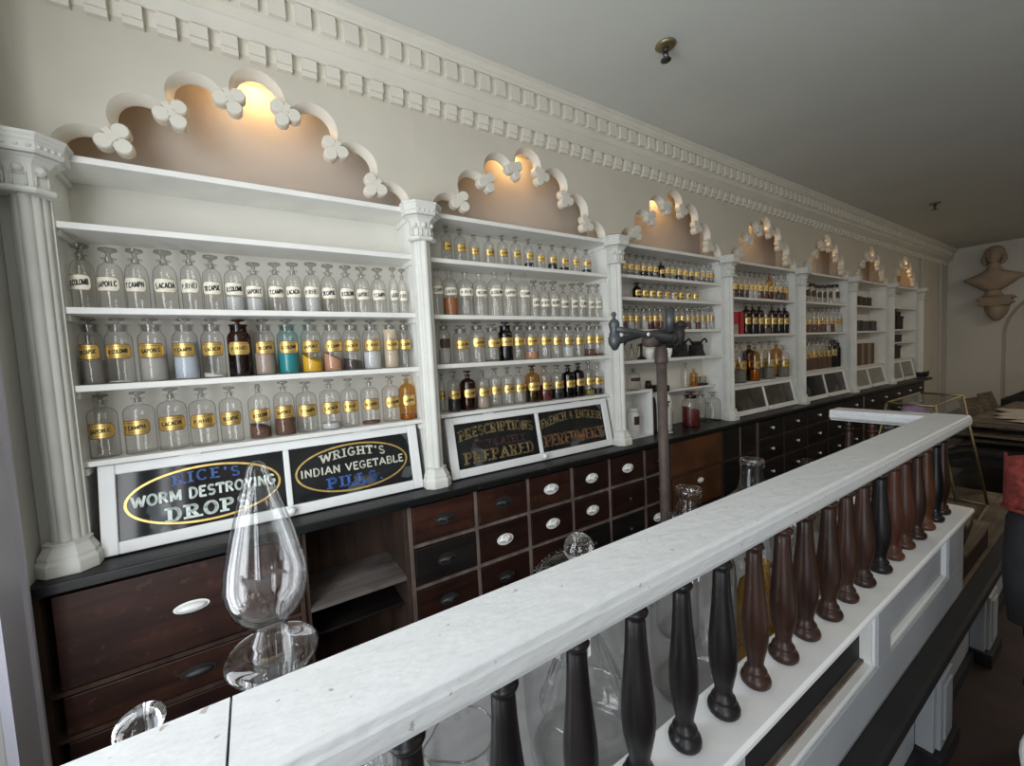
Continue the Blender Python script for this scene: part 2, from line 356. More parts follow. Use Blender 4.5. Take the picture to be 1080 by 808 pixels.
for i in range(7):
    x0, x1 = CX[i], CX[i+1]; xm = (x0+x1)/2; hw = (x1-x0)/2
    xm_arch = .735 if i == 0 else xm
    b = thing('shelf_bay', (xm, 0, 1.0), ['arched white shelf bay nearest the window, above the worm drops sign', 'second arched shelf bay, above the prescriptions and perfumery sign',
        'third arched shelf bay, behind the iron pole, with no sign', 'fourth arched shelf bay, with the red cartons on it', 'fifth arched shelf bay, with black labelled jars on its top row',
        'sixth arched shelf bay, holding rows of old books', 'farthest arched shelf bay, holding dark boxes, beside the end wall'][i], 'shelf', 'arched shelf bays')
    bays.append(b)
    iL, iR = x0+.042, x1-.042
    # arch panel with chamfered opening
    ap = MB(); pf, pb = arch_path(.100), arch_path(.077); n = len(pf)
    lx, rx = x0-xm_arch, x1-xm_arch; top = 2.975
    def ring(path): return [(rx, ZT-.001)] + [(rx, top), (lx, top), (lx, ZT-.001)] + list(reversed(path))
    fn = lambda a, bb, d: (xm_arch+a, d, bb)
    poly = ring(pf); tr = tessellate_polygon([[Vector((a, bb, 0)) for a, bb in poly]])
    ap.add([fn(a, bb, 0) for a, bb in poly], [tuple(t) for t in tr])
    poly2 = ring(pb); tr = tessellate_polygon([[Vector((a, bb, 0)) for a, bb in poly2]])
    ap.add([fn(a, bb, .05) for a, bb in poly2], [tuple(t) for t in tr])
    mid = [fn(a, bb, .032) for a, bb in pb]
    vs = [fn(a, bb, 0) for a, bb in pf] + mid + [fn(a, bb, .05) for a, bb in pb]
    ap.cur = 1
    ap.add(vs, [(k, k+1, n+k+1, n+k) for k in range(n-1)] + [(n+k, n+k+1, 2*n+k+1, 2*n+k) for k in range(n-1)], True)
    ap.build('arch_panel', [M['fascia'], M['fret']], b, fix=True)
    for sgn in (-1, 1):
        for j, (tx, tz) in enumerate(TF):
            t = MB(); lean = (-sgn)*[22, 33, 42][j]
            trefoil_mesh(t, xm_arch+sgn*tx, tz, sgn, lean); t.build('trefoil', M['fret'], b)
    MB().box(x0, x1, .215, .245, 1.002, ZT).build('back_panel', M['backp'], b)
    MB().box(x0, x1, .215, .245, ZT+.0005, 2.972).box(x0, x0+.042, .051, .2145, ZT+.0005, 2.961).box(x1-.042, x1, .051, .2145, ZT+.0005, 2.961).build('niche_lining', M['niche'], b)
    MB().box(x0, x1, .051, .215, 2.962, 2.972).build('top_board', M['niche'], b)
    for xx, s_ in ((x0, 1), (x1, -1)):
        MB().box(min(xx, xx+s_*.042), max(xx, xx+s_*.042), .018, .215, 1.002, ZT).build('side_panel', M['white'], b, bevel=.002)
    for k, z in enumerate(shelf_z(i)):
        y0 = .012 if k else -.004
        if i != 2 and k == len(SH[i]):
            MB().box(iL, iR, .034, .215, z-.020, z).build('shelf', M['white'], b, bevel=.002)
        else:
            MB().box(iL, iR, y0, .215, z-.024, z).build('shelf', M['white'], b, bevel=.0035)
    # thin battens under the shelf ends
    for k, z in enumerate(shelf_z(i)):
        for xx, s_ in ((iL, 1), (iR, -1)):
            MB().box(min(xx, xx+s_*.014), max(xx, xx+s_*.014), .03, .214, z-.048, z-.0245).build('batten', M['white'], b)

# ------------------------------------------------------------------ clustered columns
def half_oct(hw_, dep, ch):       # plan outline: flat front with 45 degree corners
    return [(-hw_, 0), (-hw_, -dep+ch), (-hw_+ch, -dep), (hw_-ch, -dep), (hw_, -dep+ch), (hw_, 0)]
def column(i, x):
    c = thing('clustered_column', (x, 0, 1.0), ['white clustered column beside the window casing, left of the worm drops sign', 'white clustered column between the indian vegetable pills and prescriptions signs',
        'white clustered column right of the perfumery sign, by the two white jars', 'white clustered column between the iron pole bay and the red carton bay', 'slim white column between the fourth and fifth shelf bays',
        'slim white column between the jar bay and the first book bay', 'slim white column between the book bay and the last bay', 'last white column, standing against the end of the shelving'][i], 'column', 'clustered columns between shelf bays', kind='thing')
    k = 1.0
    # shaft : five clustered rolls
    out = []
    for cx, cy, r, a0, a1 in ((-.040, -.012, .014, 180, 270), (-.026, -.030, .015, 185, 290), (0, -.044, .019, 190, 350), (.026, -.030, .015, 250, 355), (.040, -.012, .014, 270, 360)):
        out += arc(cx*.80, cy*1.0, r*.84, a0, a1, 8)
    out = [(-.0435, .018)] + out + [(.0435, .018)]
    MB().prism(out, lambda a, b, d: (x+a, b, d), 1.10, 2.285, smooth=True).build('shaft', M['column'], c)
    # capital
    k = 1.14 if i == 0 else 1.0
    cp = MB()
    def ringz(hw_, dep, ch, z): return [(x+a*k, b*k+(.0 if b == 0 else 0), z) for a, b in half_oct(hw_, dep, ch)]
    def stack(levels):
        rows = [ringz(*l) for l in levels]; vs = sum(rows, []); n = 6; fs = []
        for q in range(len(rows)-1): fs += [(q*n+j, q*n+(j+1) % n, (q+1)*n+(j+1) % n, (q+1)*n+j) for j in range(n)]
        fs += [tuple(range(n-1, -1, -1)), tuple((len(rows)-1)*n+j for j in range(n))]
        cp.add(vs, fs, False)
    stack([(.064, .068, .030, 2.268), (.068, .073, .032, 2.274), (.068, .073, .032, 2.284), (.058, .062, .028, 2.289)])
    stack([(.053, .058, .027, 2.286), (.053, .058, .027, 2.335), (.058, .064, .030, 2.358), (.070, .074, .034, 2.374), (.084, .086, .040, 2.384)])
    stack([(.090, .092, .043, 2.386), (.094, .096, .045, 2.392), (.094, .096, .045, 2.418), (.098, .100, .047, 2.424), (.098, .100, .047, 2.432), (.103, .104, .049, 2.438), (.103, .104, .049, 2.447)])
    ch = .7071
    faces = [((0, -.096), (1, 0), .049), ((-.0715, -.0735), (ch, -ch), .030), ((.0715, -.0735), (ch, ch), .030)]
    for (fx, fy), (tx, ty), ln in faces:                                    # studs along the abacus, boss and sunk panel on the bell
        for q in (-.75, -.25, .25, .75): cp.ball((x+(fx+tx*ln*q)*k, (fy+ty*ln*q)*k, 2.405), .0055*k, n=8, m=6)
    for (fx, fy), (tx, ty) in (((0, -.060), (1, 0)), ((-.0425, -.0465), (ch, -ch)), ((.0425, -.0465), (ch, ch))):
        nx, ny = ty, -tx
        cp.ball((x+fx*k, fy*k, 2.345), .013*k, n=10, m=6)
        for w_, z0, z1 in ((-.014, 2.29, 2.332), (.014, 2.29, 2.332)):
            cp.tube([(x+(fx+tx*w_)*k, (fy+ty*w_)*k, z0), (x+(fx+tx*w_)*k, (fy+ty*w_)*k, z1)], .003, 6)
        cp.tube([(x+(fx-tx*.014)*k, (fy-ty*.014)*k, 2.329), (x+(fx+tx*.014)*k, (fy+ty*.014)*k, 2.329)], .003, 6)
    cp.build('capital', M['column'], c)
    bs = MB()
    rows = [(.070, .082, .034, 1.0005), (.070, .082, .034, 1.040), (.063, .075, .031, 1.052), (.063, .075, .031, 1.062), (.050, .060, .026, 1.092), (.052, .062, .027, 1.104)]
    vs = sum([ringz(*l) for l in rows], []); n = 6
    fs = [(q*n+j, q*n+(j+1) % n, (q+1)*n+(j+1) % n, (q+1)*n+j) for q in range(len(rows)-1) for j in range(n)] + [tuple(range(n-1, -1, -1)), tuple((len(rows)-1)*n+j for j in range(n))]
    bs.add(vs, fs, False); bs.build('base', M['column'], c, bevel=.0015)
    # pilaster strip behind the shaft
    MB().box(x-.050, x+.050, .002, .0175, 1.0, 2.436).build('pilaster', M['column'], c)
for i, x in enumerate(CX): column(i, x)

# ------------------------------------------------------------------ worktop and drawer cabinets
wt = MB().box(XL+.002, 10.0, -.145, .249, .962, 1.0).build('worktop', M['worktop'], bevel=.005); tag(wt, 'long black painted worktop under the shelf bays', 'worktop')
YD = -.118                                            # drawer front plane
def cup_pull(parent, x, z, material, s=1.15, rz=0.0):
    """bin pull: half dome cup on an oval back plate"""
    mb = MB(); n = 16; m = 6; vs = []; fs = []
    for j in range(m+1):
        ph = PI/2*j/m
        for i in range(n+1):
            th = PI*i/n - 0.0
            vs.append((x + .040*s*math.cos(th)*math.cos(ph)*1.0, YD-.004-.022*s*math.sin(ph)**.8*(math.sin(th)*.75+.25), z-.008*s+.022*s*math.sin(th)*math.cos(ph)))
    for j in range(m):
        for i in range(n): a = j*(n+1)+i; fs.append((a, a+1, a+n+2, a+n+1))
    mb.add(vs, fs, True)
    pl = arc(0, 0, .046*s, 0, 360, 20, .027*s)[:-1]
    mb.prism(pl, lambda a, b, d: (x+a, d, z+b), YD-.006, YD+.0)
    for dx in (-.038, .038): mb.ball((x+dx*s, YD-.006, z), .004*s, n=8, m=4)
    return mb.build('handle', material, parent)
def oval_pull(parent, x, z, material, s=1.0):
    mb = MB(); mb.prism(arc(0, 0, .055*s, 0, 360, 28, .022*s)[:-1], lambda a, b, d: (x+a, d, z+b), YD-.005, YD)
    mb.lathe([(1, 0), (.96, .006), (.80, .016), (.5, .022), (0, .024)], (0, 0, 0), 24, .046*s, .016*s, 1, axis=None) if False else None
    vs = []; fs = []; n = 24; rows = [(1, 0), (.97, .007), (.8, .015), (.45, .020), (0.02, .021)]
    for r, d in rows: vs += [(x+.047*s*r*math.cos(2*PI*q/n), YD-.005-d*s, z+.016*s*r*math.sin(2*PI*q/n)) for q in range(n)]
    for j in range(len(rows)-1): fs += [(j*n+q, j*n+(q+1) % n, (j+1)*n+(q+1) % n, (j+1)*n+q) for q in range(n)]
    mb.add(vs, fs, True); return mb.build('handle', material, parent)
def knob(parent, x, z, material, r=.014):
    return MB().lathe([(0, 0), (r*.55, 0), (r*.45, r*.7), (r*.9, r*1.1), (r*1.05, r*1.6), (r*.8, r*2.1), (0, r*2.3)], (x, YD, z), 14, axis=(0, -1, 0)).build('handle', material, parent)
def label_pull(parent, x, z, material):
    """white cup pull crowned with a little ribbed label holder"""
    h = cup_pull(parent, x, z, material, 1.15)
    MB().box(x-.016, x+.016, YD-.014, YD-.002, z+.012, z+.028).ball((x-.02, YD-.010, z+.015), .008, n=8, m=6).ball((x+.02, YD-.010, z+.015), .008, n=8, m=6).build('handle_crest', material, h)
    return h
def drawer(parent, x0, x1, z0, z1, m_, pull=None, sink=0.0):
    d = MB(); d.box(x0+.005, x1-.005, YD+sink, YD+.30, z0+.005, z1-.005)
    o = d.build('drawer', m_, parent, bevel=.004)
    if pull:
        kind, mm = pull; xm = (x0+x1)/2; zm = (z0+z1)/2
        {'cup': cup_pull, 'oval': oval_pull, 'knob': knob, 'label': label_pull}[kind](o, xm, zm, M[mm])
        h = o.children[0]; h.location = (0, 0, 0)
    return o
def carcass(parent, x0, x1, zs, xs, edge, z0=.06, back=.24):
    """shell of a drawer bank: sides, shelves between rows, uprights between columns, plinth"""
    c = MB().box(x0, x0+.018, YD-.002, back, z0, .960).box(x1-.018, x1, YD-.002, back, z0, .960).box(x0, x1, back-.012, back, z0, .960).box(x0, x1, YD+.03, back, 0.0, z0)
    for z in zs: c.box(x0+.018, x1-.018, YD-.001, back-.012, z-.008, z+.008)
    for x in xs: c.box(x-.009, x+.009, YD-.0015, back-.012, z0, .960)
    return c.build('carcass', M[edge], parent)
# --- two-drawer chest with the open shelves beside it
c1 = thing('drawer_chest', (.6, 0, 0), 'reddish chest of wide drawers below the worm drops sign, open shelves at its right', 'cabinet')
carcass(c1, XL+.004, .745, (.612, .452, .25), (), 'carc')
drawer(c1, .012, .730, .620, .952, M['mah'], ('oval', 'china'), -.004)
drawer(c1, .012, .730, .460, .604, M['mah'], ('oval', 'iron'), -.002)
drawer(c1, .012, .730, .258, .444, M['mahd'], ('oval', 'iron'))
drawer(c1, .012, .730, .068, .242, M['mahd'], ('oval', 'iron'))
c1b = thing('open_shelf_unit', (.98, 0, 0), 'open brown shelf unit between the wide drawers and the small drawer bank', 'cabinet')
MB().box(.748, .766, YD+.01, .24, .06, .960).box(1.190, 1.208, YD+.01, .24, .06, .960).box(.766, 1.19, .225, .24, .06, .960).box(.748, 1.208, YD+.03, .24, 0, .06).build('carcass', M['carc'], c1b)
MB().box(.766, 1.190, YD+.005, .225, .598, .618).build('shelf', M['shelfw'], c1b, bevel=.002)
MB().box(.766, 1.190, YD+.08, .225, .44, .452).build('shelf', M['blackw'], c1b, bevel=.002)
MB().box(.766, 1.190, YD+.005, .225, .06, .078).build('shelf', M['blackw'], c1b, bevel=.002)
# --- bank of small drawers
c2 = thing('drawer_bank', (2.2, 0, 0), 'bank of small mahogany drawers with cup pulls below the prescriptions sign', 'cabinet')
XS = [1.220, 1.580, 1.922, 2.256, 2.582, 2.936, 3.20]; ZS = [.956, .752, .540, .322, .10]
carcass(c2, 1.211, 3.212, ZS[1:4], XS[1:-1], 'rail')
PULL = {(0, 0): ('cup', 'iron'), (0, 1): ('cup', 'iron'), (0, 2): ('label', 'china'), (0, 3): ('label', 'china'), (0, 4): ('label', 'china'), (0, 5): ('knob', 'iron'),
        (1, 0): ('cup', 'iron'), (1, 1): ('label', 'china'), (1, 2): ('label', 'china'), (1, 3): ('label', 'china'), (1, 4): ('knob', 'iron'), (1, 5): ('knob', 'iron'),
        (2, 0): ('cup', 'iron'), (2, 1): ('cup', 'iron'), (2, 2): ('cup', 'iron'), (2, 3): ('knob', 'iron'), (2, 4): ('knob', 'iron'), (2, 5): ('label', 'china')}
for r in range(4):
    for c in range(6):
        mm = M['mah'] if (r, c) in ((0, 0), (0, 1), (0, 2)) else M['blackw'] if (r, c) in ((1, 0), (2, 4), (2, 3)) else M['mahd']
        if (r, c) in ((2, 0), (1, 1), (0, 3)): mm = M['mahm']
        drawer(c2, XS[c]+.009, XS[c+1]-.009, ZS[r+1]+.010, ZS[r]-.010 if r else .954, mm, PULL.get((r, c), ('cup', 'iron')), random.uniform(-.006, .004))
# --- plain brown doors and dark doors
c3 = thing('panel_cabinet', (3.85, 0, 0), 'cabinet with plain orange brown board and drawer behind the iron pole', 'cabinet')
carcass(c3, 3.215, 4.475, (.69,), (3.92,), 'carc')
MB().box(3.235, 3.905, YD-.006, YD+.02, .702, .958).build('board', M['tan'], c3, bevel=.003)
drawer(c3, 3.245, 3.905, .40, .680, M['tan'], None); cup_pull(c3, 3.60, .60, M['china'], .8)
drawer(c3, 3.235, 3.905, .08, .39, M['mahd'], None)
MB().box(3.935, 4.19, YD, YD+.02, .702, .958).build('door', M['blackw'], c3, bevel=.003)
MB().box(4.205, 4.455, YD, YD+.02, .702, .958).build('door', M['blackw'], c3, bevel=.003)
drawer(c3, 3.935, 4.455, .40, .680, M['blackw'], ('knob', 'iron'))
MB().box(4.192, 4.203, YD-.004, YD+.02, .40, .958).build('upright', M['rail'], c3)
drawer(c3, 3.935, 4.455, .08, .39, M['blackw'], None)
for bi, (xa, ncol, lab) in enumerate(((4.487, 5, 'black drawer bank with three rows of white knobs, below the olive tinted panes'), (7.075, 5, 'far black drawer bank with white knobs, next to the end wall'))):
    cb = thing('drawer_bank', (xa+.5, 0, 0), lab, 'cabinet', 'black drawer banks with white knobs')
    xs = [xa+.515*q for q in range(ncol+1)]
    carcass(cb, xa+.001, xs[-1]-.001, (.783, .563, .343), xs[1:-1], 'carc')
    MB().box(xa-.002, xa+.018, YD-.006, YD+.01, .06, .958).build('upright', M['rail'], cb)
    for r, (z0, z1) in enumerate(((.793, .953), (.573, .773), (.353, .553), (.08, .333))):
        for q in range(ncol):
            drawer(cb, xs[q]+.012, xs[q+1]-.012, z0, z1, M['blackw'], ('knob', 'china'))

# ------------------------------------------------------------------ lettering : stroke alphabet with optional slab serifs
def ar(cx, cy, rx, ry, a0, a1, n=14): return [(cx+rx*math.cos(math.radians(a0+(a1-a0)*i/n)), cy+ry*math.sin(math.radians(a0+(a1-a0)*i/n))) for i in range(n+1)]
GL = {   # width, strokes, serif anchors
 'A': (.78, [[(.04, 0), (.39, 1), (.74, 0)], [(.18, .33), (.60, .33)]], [(.04, 0), (.74, 0)]),
 'B': (.66, [[(.1, 0), (.1, 1)], [(.1, 1), (.34, 1)]+ar(.34, .765, .22, .235, 90, -90)+[(.1, .53)], [(.34, .53)]+ar(.36, .265, .26, .265, 90, -90)+[(.1, 0)]], [(.1, 0), (.1, 1)]),
 'C': (.70, [ar(.38, .5, .33, .5, 48, 312, 22)], []),
 'D': (.70, [[(.1, 0), (.1, 1)], [(.1, 1), (.28, 1)]+ar(.28, .5, .35, .5, 90, -90, 18)+[(.1, 0)]], [(.1, 0), (.1, 1)]),
 'E': (.60, [[(.1, 0), (.1, 1)], [(.1, 1), (.55, 1)], [(.1, .52), (.45, .52)], [(.1, 0), (.57, 0)]], [(.1, 0), (.1, 1)]),
 'F': (.58, [[(.1, 0), (.1, 1)], [(.1, 1), (.55, 1)], [(.1, .50), (.45, .50)]], [(.1, 0), (.1, 1)]),
 'G': (.74, [ar(.38, .5, .33, .5, 48, 330, 22)+[(.66, .42)], [(.42, .42), (.70, .42)]], []),
 'H': (.74, [[(.1, 0), (.1, 1)], [(.64, 0), (.64, 1)], [(.1, .5), (.64, .5)]], [(.1, 0), (.1, 1), (.64, 0), (.64, 1)]),
 'I': (.28, [[(.14, 0), (.14, 1)]], [(.14, 0), (.14, 1)]),
 'L': (.58, [[(.1, 1), (.1, 0)], [(.1, 0), (.55, 0), (.55, .16)]], [(.1, 0), (.1, 1)]),
 'M': (.92, [[(.1, 0), (.1, 1)], [(.1, 1), (.46, .12), (.82, 1)], [(.82, 1), (.82, 0)]], [(.1, 0), (.82, 0)]),
 'N': (.76, [[(.1, 0), (.1, 1)], [(.1, 1), (.66, 0)], [(.66, 0), (.66, 1)]], [(.1, 0), (.66, 1)]),
 'O': (.76, [ar(.38, .5, .33, .5, 0, 360, 28)], []),
 'P': (.64, [[(.1, 0), (.1, 1)], [(.1, 1), (.32, 1)]+ar(.32, .745, .25, .255, 90, -90)+[(.1, .49)]], [(.1, 0), (.1, 1)]),
 'R': (.72, [[(.1, 0), (.1, 1)], [(.1, 1), (.32, 1)]+ar(.32, .755, .25, .245, 90, -90)+[(.1, .51)], [(.34, .5), (.62, 0)]], [(.1, 0), (.1, 1), (.64, 0)]),
 'S': (.62, [ar(.31, .745, .22, .255, 40, 262, 14)+ar(.31, .255, .24, .255, 88, -140, 14)], []),
 'T': (.66, [[(.33, 0), (.33, 1)], [(.03, .84), (.03, 1), (.63, 1), (.63, .84)]], [(.33, 0)]),
 'U': (.72, [[(.1, 1), (.1, .32)]+ar(.36, .32, .26, .32, 180, 360)+[(.62, 1)]], [(.1, 1), (.62, 1)]),
 'V': (.74, [[(.04, 1), (.37, 0), (.70, 1)]], [(.04, 1), (.70, 1)]),
 'W': (1.06, [[(.04, 1), (.28, 0), (.53, .9), (.78, 0), (1.02, 1)]], [(.04, 1), (1.02, 1)]),
 'Y': (.70, [[(.04, 1), (.35, .46), (.66, 1)], [(.35, .46), (.35, 0)]], [(.04, 1), (.66, 1), (.35, 0)]),
 '&': (.74, [[(.68, 0), (.22, .72)]+ar(.36, .82, .16, .16, 200, -20)+[(.14, .38)]+ar(.30, .22, .22, .22, 150, 350)+[(.66, .42)]], []),
 "'": (.22, [[(.12, 1), (.10, .74)]], []), '.': (.26, [[(.12, .02), (.12, .07)]], []), ':': (.26, [[(.12, .1), (.12, .16)], [(.12, .6), (.12, .66)]], []), ' ': (.36, [], []), '-': (.4, [[(.05, .5), (.35, .5)]], []),
}
def text_width(t, gap): return sum(GL[c][0] for c in t)+gap*(len(t)-1)
def letters(mb, t, xc, base, h, width, thick=.16, serif=False, bend=0.0, slope=0.0, gap=.14, thin=None, place=None):
    """write t centred on xc with total width `width`; base line bends by `bend` (upward in the middle)"""
    tw = text_width(t, gap); sx = width/tw; x = 0
    def P(gx, gy):
        X = (gx/tw-.5); return place(xc+X*width, base+bend*(1-4*X*X)+slope*X+gy*h)
    for ch in t:
        w, strokes, ser = GL[ch]
        for st in strokes:
            for (x0, y0), (x1, y1) in zip(st, st[1:]):
                dx, dy = (x1-x0)*sx, (y1-y0)*h; l = math.hypot(dx, dy) or 1
                vert = abs(dy)/l; tk = thick*h*(.5)*( (vert + (thin if thin else 1)*(1-vert)) )
                nx, ny = -dy/l*tk/sx, dx/l*tk/h; ex, ey = dx/l*tk*.35/sx, dy/l*tk*.35/h
                q = [P(x+x0-nx-ex, y0-ny-ey), P(x+x1-nx+ex, y1-ny+ey), P(x+x1+nx+ex, y1+ny+ey), P(x+x0+nx-ex, y0+ny-ey)]
                mb.add(q, [(0, 1, 2, 3)], False)
        if serif:
            for (sx_, sy_) in ser:
                hw_ = thick*1.15*h/sx; th = thick*.62
                y0, y1 = (sy_-th*.5, sy_+th*.5)
                mb.add([P(x+sx_-hw_, y0), P(x+sx_+hw_, y0), P(x+sx_+hw_, y1), P(x+sx_-hw_, y1)], [(0, 1, 2, 3)], False)
        x += w+gap

# ------------------------------------------------------------------ hinged sign sashes leaning below the shelves
def sash(i, xa, xb, z0, z1, ya, yb, label, panes, name='hinged_sign', cat='sign'):
    xm = (xa+xb)/2; w = (xb-xa)/2; hgt = math.hypot(z1-z0, yb-ya)
    t = thing(name, (xm, ya, z0), label, cat, 'leaning glazed sashes under the shelves'); t.rotation_euler.x = -math.atan2(yb-ya, z1-z0)
    st, rt, rb, mu = .048, .040, .046, .012
    fr = MB()
    fr.box(-w, -w+st, 0, .024, 0, hgt).box(w-st, w, 0, .024, 0, hgt).box(-w+st, w-st, 0, .024, 0, rb).box(-w+st, w-st, 0, .024, hgt-rt, hgt).box(-mu, mu, 0, .024, rb, hgt-rt)
    fr.build('frame', M['sash'], t, world=False, bevel=.004)
    for zz in (hgt-.004,):
        for xx in (-w*.55, w*.55): MB().box(xx-.035, xx+.035, -.003, .003, zz-.006, zz+.006).build('hinge', M['sash'], t, world=False)
    MB().lathe([(0, 0), (.008, 0), (.007, .008), (.016, .014), (.018, .024), (.013, .033), (0, .036)], (0, 0, rb*.55), 14, axis=(0, -1, 0)).build('knob', M['sash'], t, world=False)
    for sgn, (pm, fill) in zip((-1, 1), panes):
        p0, p1 = (-w+st, -mu) if sgn < 0 else (mu, w-st)
        pn = MB().box(p0+.0005, p1-.0005, .012, .016, rb+.0005, hgt-rt-.0005).build('glass_pane', M[pm], t, world=False)
        if fill:
            pc = (p0+p1)/2; hz = hgt-rt-rb; zc = rb+hz/2; place = lambda a, b: (a, .0105, b)
            fill(pn, pc, zc, (p1-p0), hz, place)
    return t
def oval(pn, pc, zc, w, h, place, fx=.47, fz=.46):
    mb = MB(); n = 64; a, b = w*fx, h*fz; tk = .0085
    vs = []
    for q in range(n):
        c, s = math.cos(2*PI*q/n), math.sin(2*PI*q/n); vs += [place(pc+a*c, zc+b*s), place(pc+(a-tk)*c, zc+(b-tk)*s)]
    mb.add(vs, [(2*q, 2*q+1, (2*q+3) % (2*n), (2*q+2) % (2*n)) for q in range(n)], False)
    mb.build('gilt_oval', M['gold'], pn, world=False)
def put(pn, m_, *rows, place=None):
    for r in rows:
        mb = MB(); letters(mb, place=place, **r); mb.build('lettering', M[m_], pn, world=False)
def fill_rice(pn, pc, zc, w, h, place):
    oval(pn, pc, zc, w, h, place)
    put(pn, 'blue', dict(t="RICE'S", xc=pc, base=zc+h*.195, h=h*.155, width=w*.40, thick=.22, thin=.65, serif=True, bend=h*.03, gap=.30), place=place)
    put(pn, 'pale', dict(t="WORM DESTROYING", xc=pc, base=zc-h*.045, h=h*.155, width=w*.86, thick=.23), place=place)
    put(pn, 'pale', dict(t="DROPS", xc=pc, base=zc-h*.350, h=h*.19, width=w*.48, thick=.29, serif=True, thin=.6, gap=.30), place=place)
def fill_wright(pn, pc, zc, w, h, place):
    oval(pn, pc, zc, w, h, place)
    put(pn, 'palewarm', dict(t="WRIGHT'S", xc=pc, base=zc+h*.150, h=h*.145, width=w*.54, thick=.22, serif=True, bend=h*.075, gap=.24), place=place)
    put(pn, 'palewarm', dict(t="INDIAN VEGETABLE", xc=pc, base=zc-h*.06, h=h*.135, width=w*.86, thick=.20), place=place)
    put(pn, 'blue', dict(t="PILLS.", xc=pc, base=zc-h*.335, h=h*.175, width=w*.46, thick=.26, serif=True, gap=.26), place=place)
def fill_presc(pn, pc, zc, w, h, place):
    put(pn, 'oldgold', dict(t="PRESCRIPTIONS", xc=pc, base=zc+h*.12, h=h*.20, width=w*.90, thick=.24, serif=True, bend=h*.10, gap=.16), place=place)
    put(pn, 'oldred', dict(t="ACCURATELY", xc=pc, base=zc-h*.10, h=h*.16, width=w*.66, thick=.24, serif=True), place=place)
    put(pn, 'oldgold', dict(t="PREPARED", xc=pc, base=zc-h*.40, h=h*.23, width=w*.84, thick=.26, serif=True, thin=.6, gap=.24), place=place)
def fill_perf(pn, pc, zc, w, h, place):
    put(pn, 'oldgold', dict(t="FRENCH & ENGLISH", xc=pc, base=zc+h*.10, h=h*.19, width=w*.93, thick=.20, serif=True, bend=h*.14), place=place)
    put(pn, 'oldorange', dict(t="PERFUMERY", xc=pc, base=zc-h*.36, h=h*.25, width=w*.90, thick=.26, serif=True, thin=.7, gap=.18), place=place)
sash(0, .118, 1.338, 1.006, 1.332, -.012, .052, 'leaning white sash with gilt ovals advertising worm drops and vegetable pills', [('pane_black', fill_rice), ('pane_black', fill_wright)])
sash(1, 1.505, 2.745, 1.006, 1.338, -.012, .052, 'leaning white sash with faded gold prescriptions and perfumery lettering', [('pane_black', fill_presc), ('pane_black', fill_perf)])
sash(3, 4.315, 5.575, 1.006, 1.285, -.012, .052, 'leaning white sash with two dim olive panes in the fourth bay', [('pane_olive', None), ('pane_olive', None)])
sash(4, 5.725, 6.985, 1.006, 1.315, -.012, .052, 'leaning white sash with two black panes in the fifth bay', [('pane_black', None), ('pane_black', None)])
sash(5, 7.135, 8.395, 1.006, 1.295, -.012, .052, 'leaning white sash with two dusty grey panes below the old books', [('pane_grey', None), ('pane_grey', None)])
sash(6, 8.545, 9.745, 1.006, 1.320, -.012, .052, 'farthest leaning white sash with grey panes, in the last bay', [('pane_grey', None), ('pane_grey', None)])

# ------------------------------------------------------------------ bottles
def mesh_of(mb, name, mats):
    o = mb.build(name, mats); me = o.data; bpy.data.objects.remove(o); return me
PROF = {
 'narrow': [(0, 0), (.92, 0), (1, .015), (1, .54), (.98, .60), (.90, .665), (.74, .715), (.52, .742), (.43, .757), (.41, .775), (.41, .805), (.60, .815), (.62, .824), (.60, .833), (.36, .835)],
 'tall':   [(0, 0), (.93, 0), (1, .012), (1, .635), (.98, .68), (.88, .728), (.66, .765), (.38, .785), (.29, .80), (.27, .825), (.27, .868), (.43, .878), (.45, .886), (.43, .895), (.24, .897)],
 'wide':   [(0, 0), (.93, 0), (1, .012), (1, .64), (.98, .69), (.90, .735), (.76, .765), (.70, .785), (.70, .875), (.80, .882), (.82, .892), (.80, .902), (.64, .904)],
 'open':   [(0, 0), (.93, 0), (1, .012), (1, .68), (.97, .735), (.84, .785), (.58, .82), (.36, .84), (.30, .86), (.30, .955), (.44, .968), (.46, .985), (.42, 1.0), (.26, 1.0)],
 'jar':    [(0, 0), (.93, 0), (1, .012), (1, .72), (.96, .77), (.86, .80), (.82, .82), (.82, .855), (.74, .86)],
}
STOP = {
 'narrow': [(0, .76), (.30, .76), (.34, .83), (.22, .85), (.20, .90), (.34, .925), (.70, .945), (.76, .962), (.70, .985), (.30, 1.0), (0, 1.0)],
 'tall':   [(0, .82), (.20, .82), (.23, .89), (.15, .905), (.14, .93), (.24, .948), (.48, .958), (.52, .972), (.48, .988), (.2, 1.0), (0, 1.0)],
 'wide':   [(0, .80), (.58, .80), (.63, .90), (.30, .915), (.16, .925), (.16, .945), (.34, .96), (.56, .968), (.60, .98), (.54, .993), (.2, 1.0), (0, 1.0)],
 'peg':    [(0, .82), (.18, .82), (.20, .90), (.26, .92), (.26, .96), (.18, 1.0), (0, 1.0)],
 'jar':    [(0, .85), (.80, .85), (.86, .86), (.86, .95), (.80, .975), (.3, 1.0), (0, 1.0)],
}
BM = {}
def body_mesh(kind, gm, n=22):
    k = ('b', kind, gm)
    if k not in BM: BM[k] = mesh_of(MB().lathe(PROF[kind], n=n), 'glass_body', M[gm])
    return BM[k]
def stop_mesh(kind, gm):
    k = ('s', kind, gm)
    if k not in BM: BM[k] = mesh_of(MB().lathe(STOP[kind], n=16), 'stopper', M[gm])
    return BM[k]
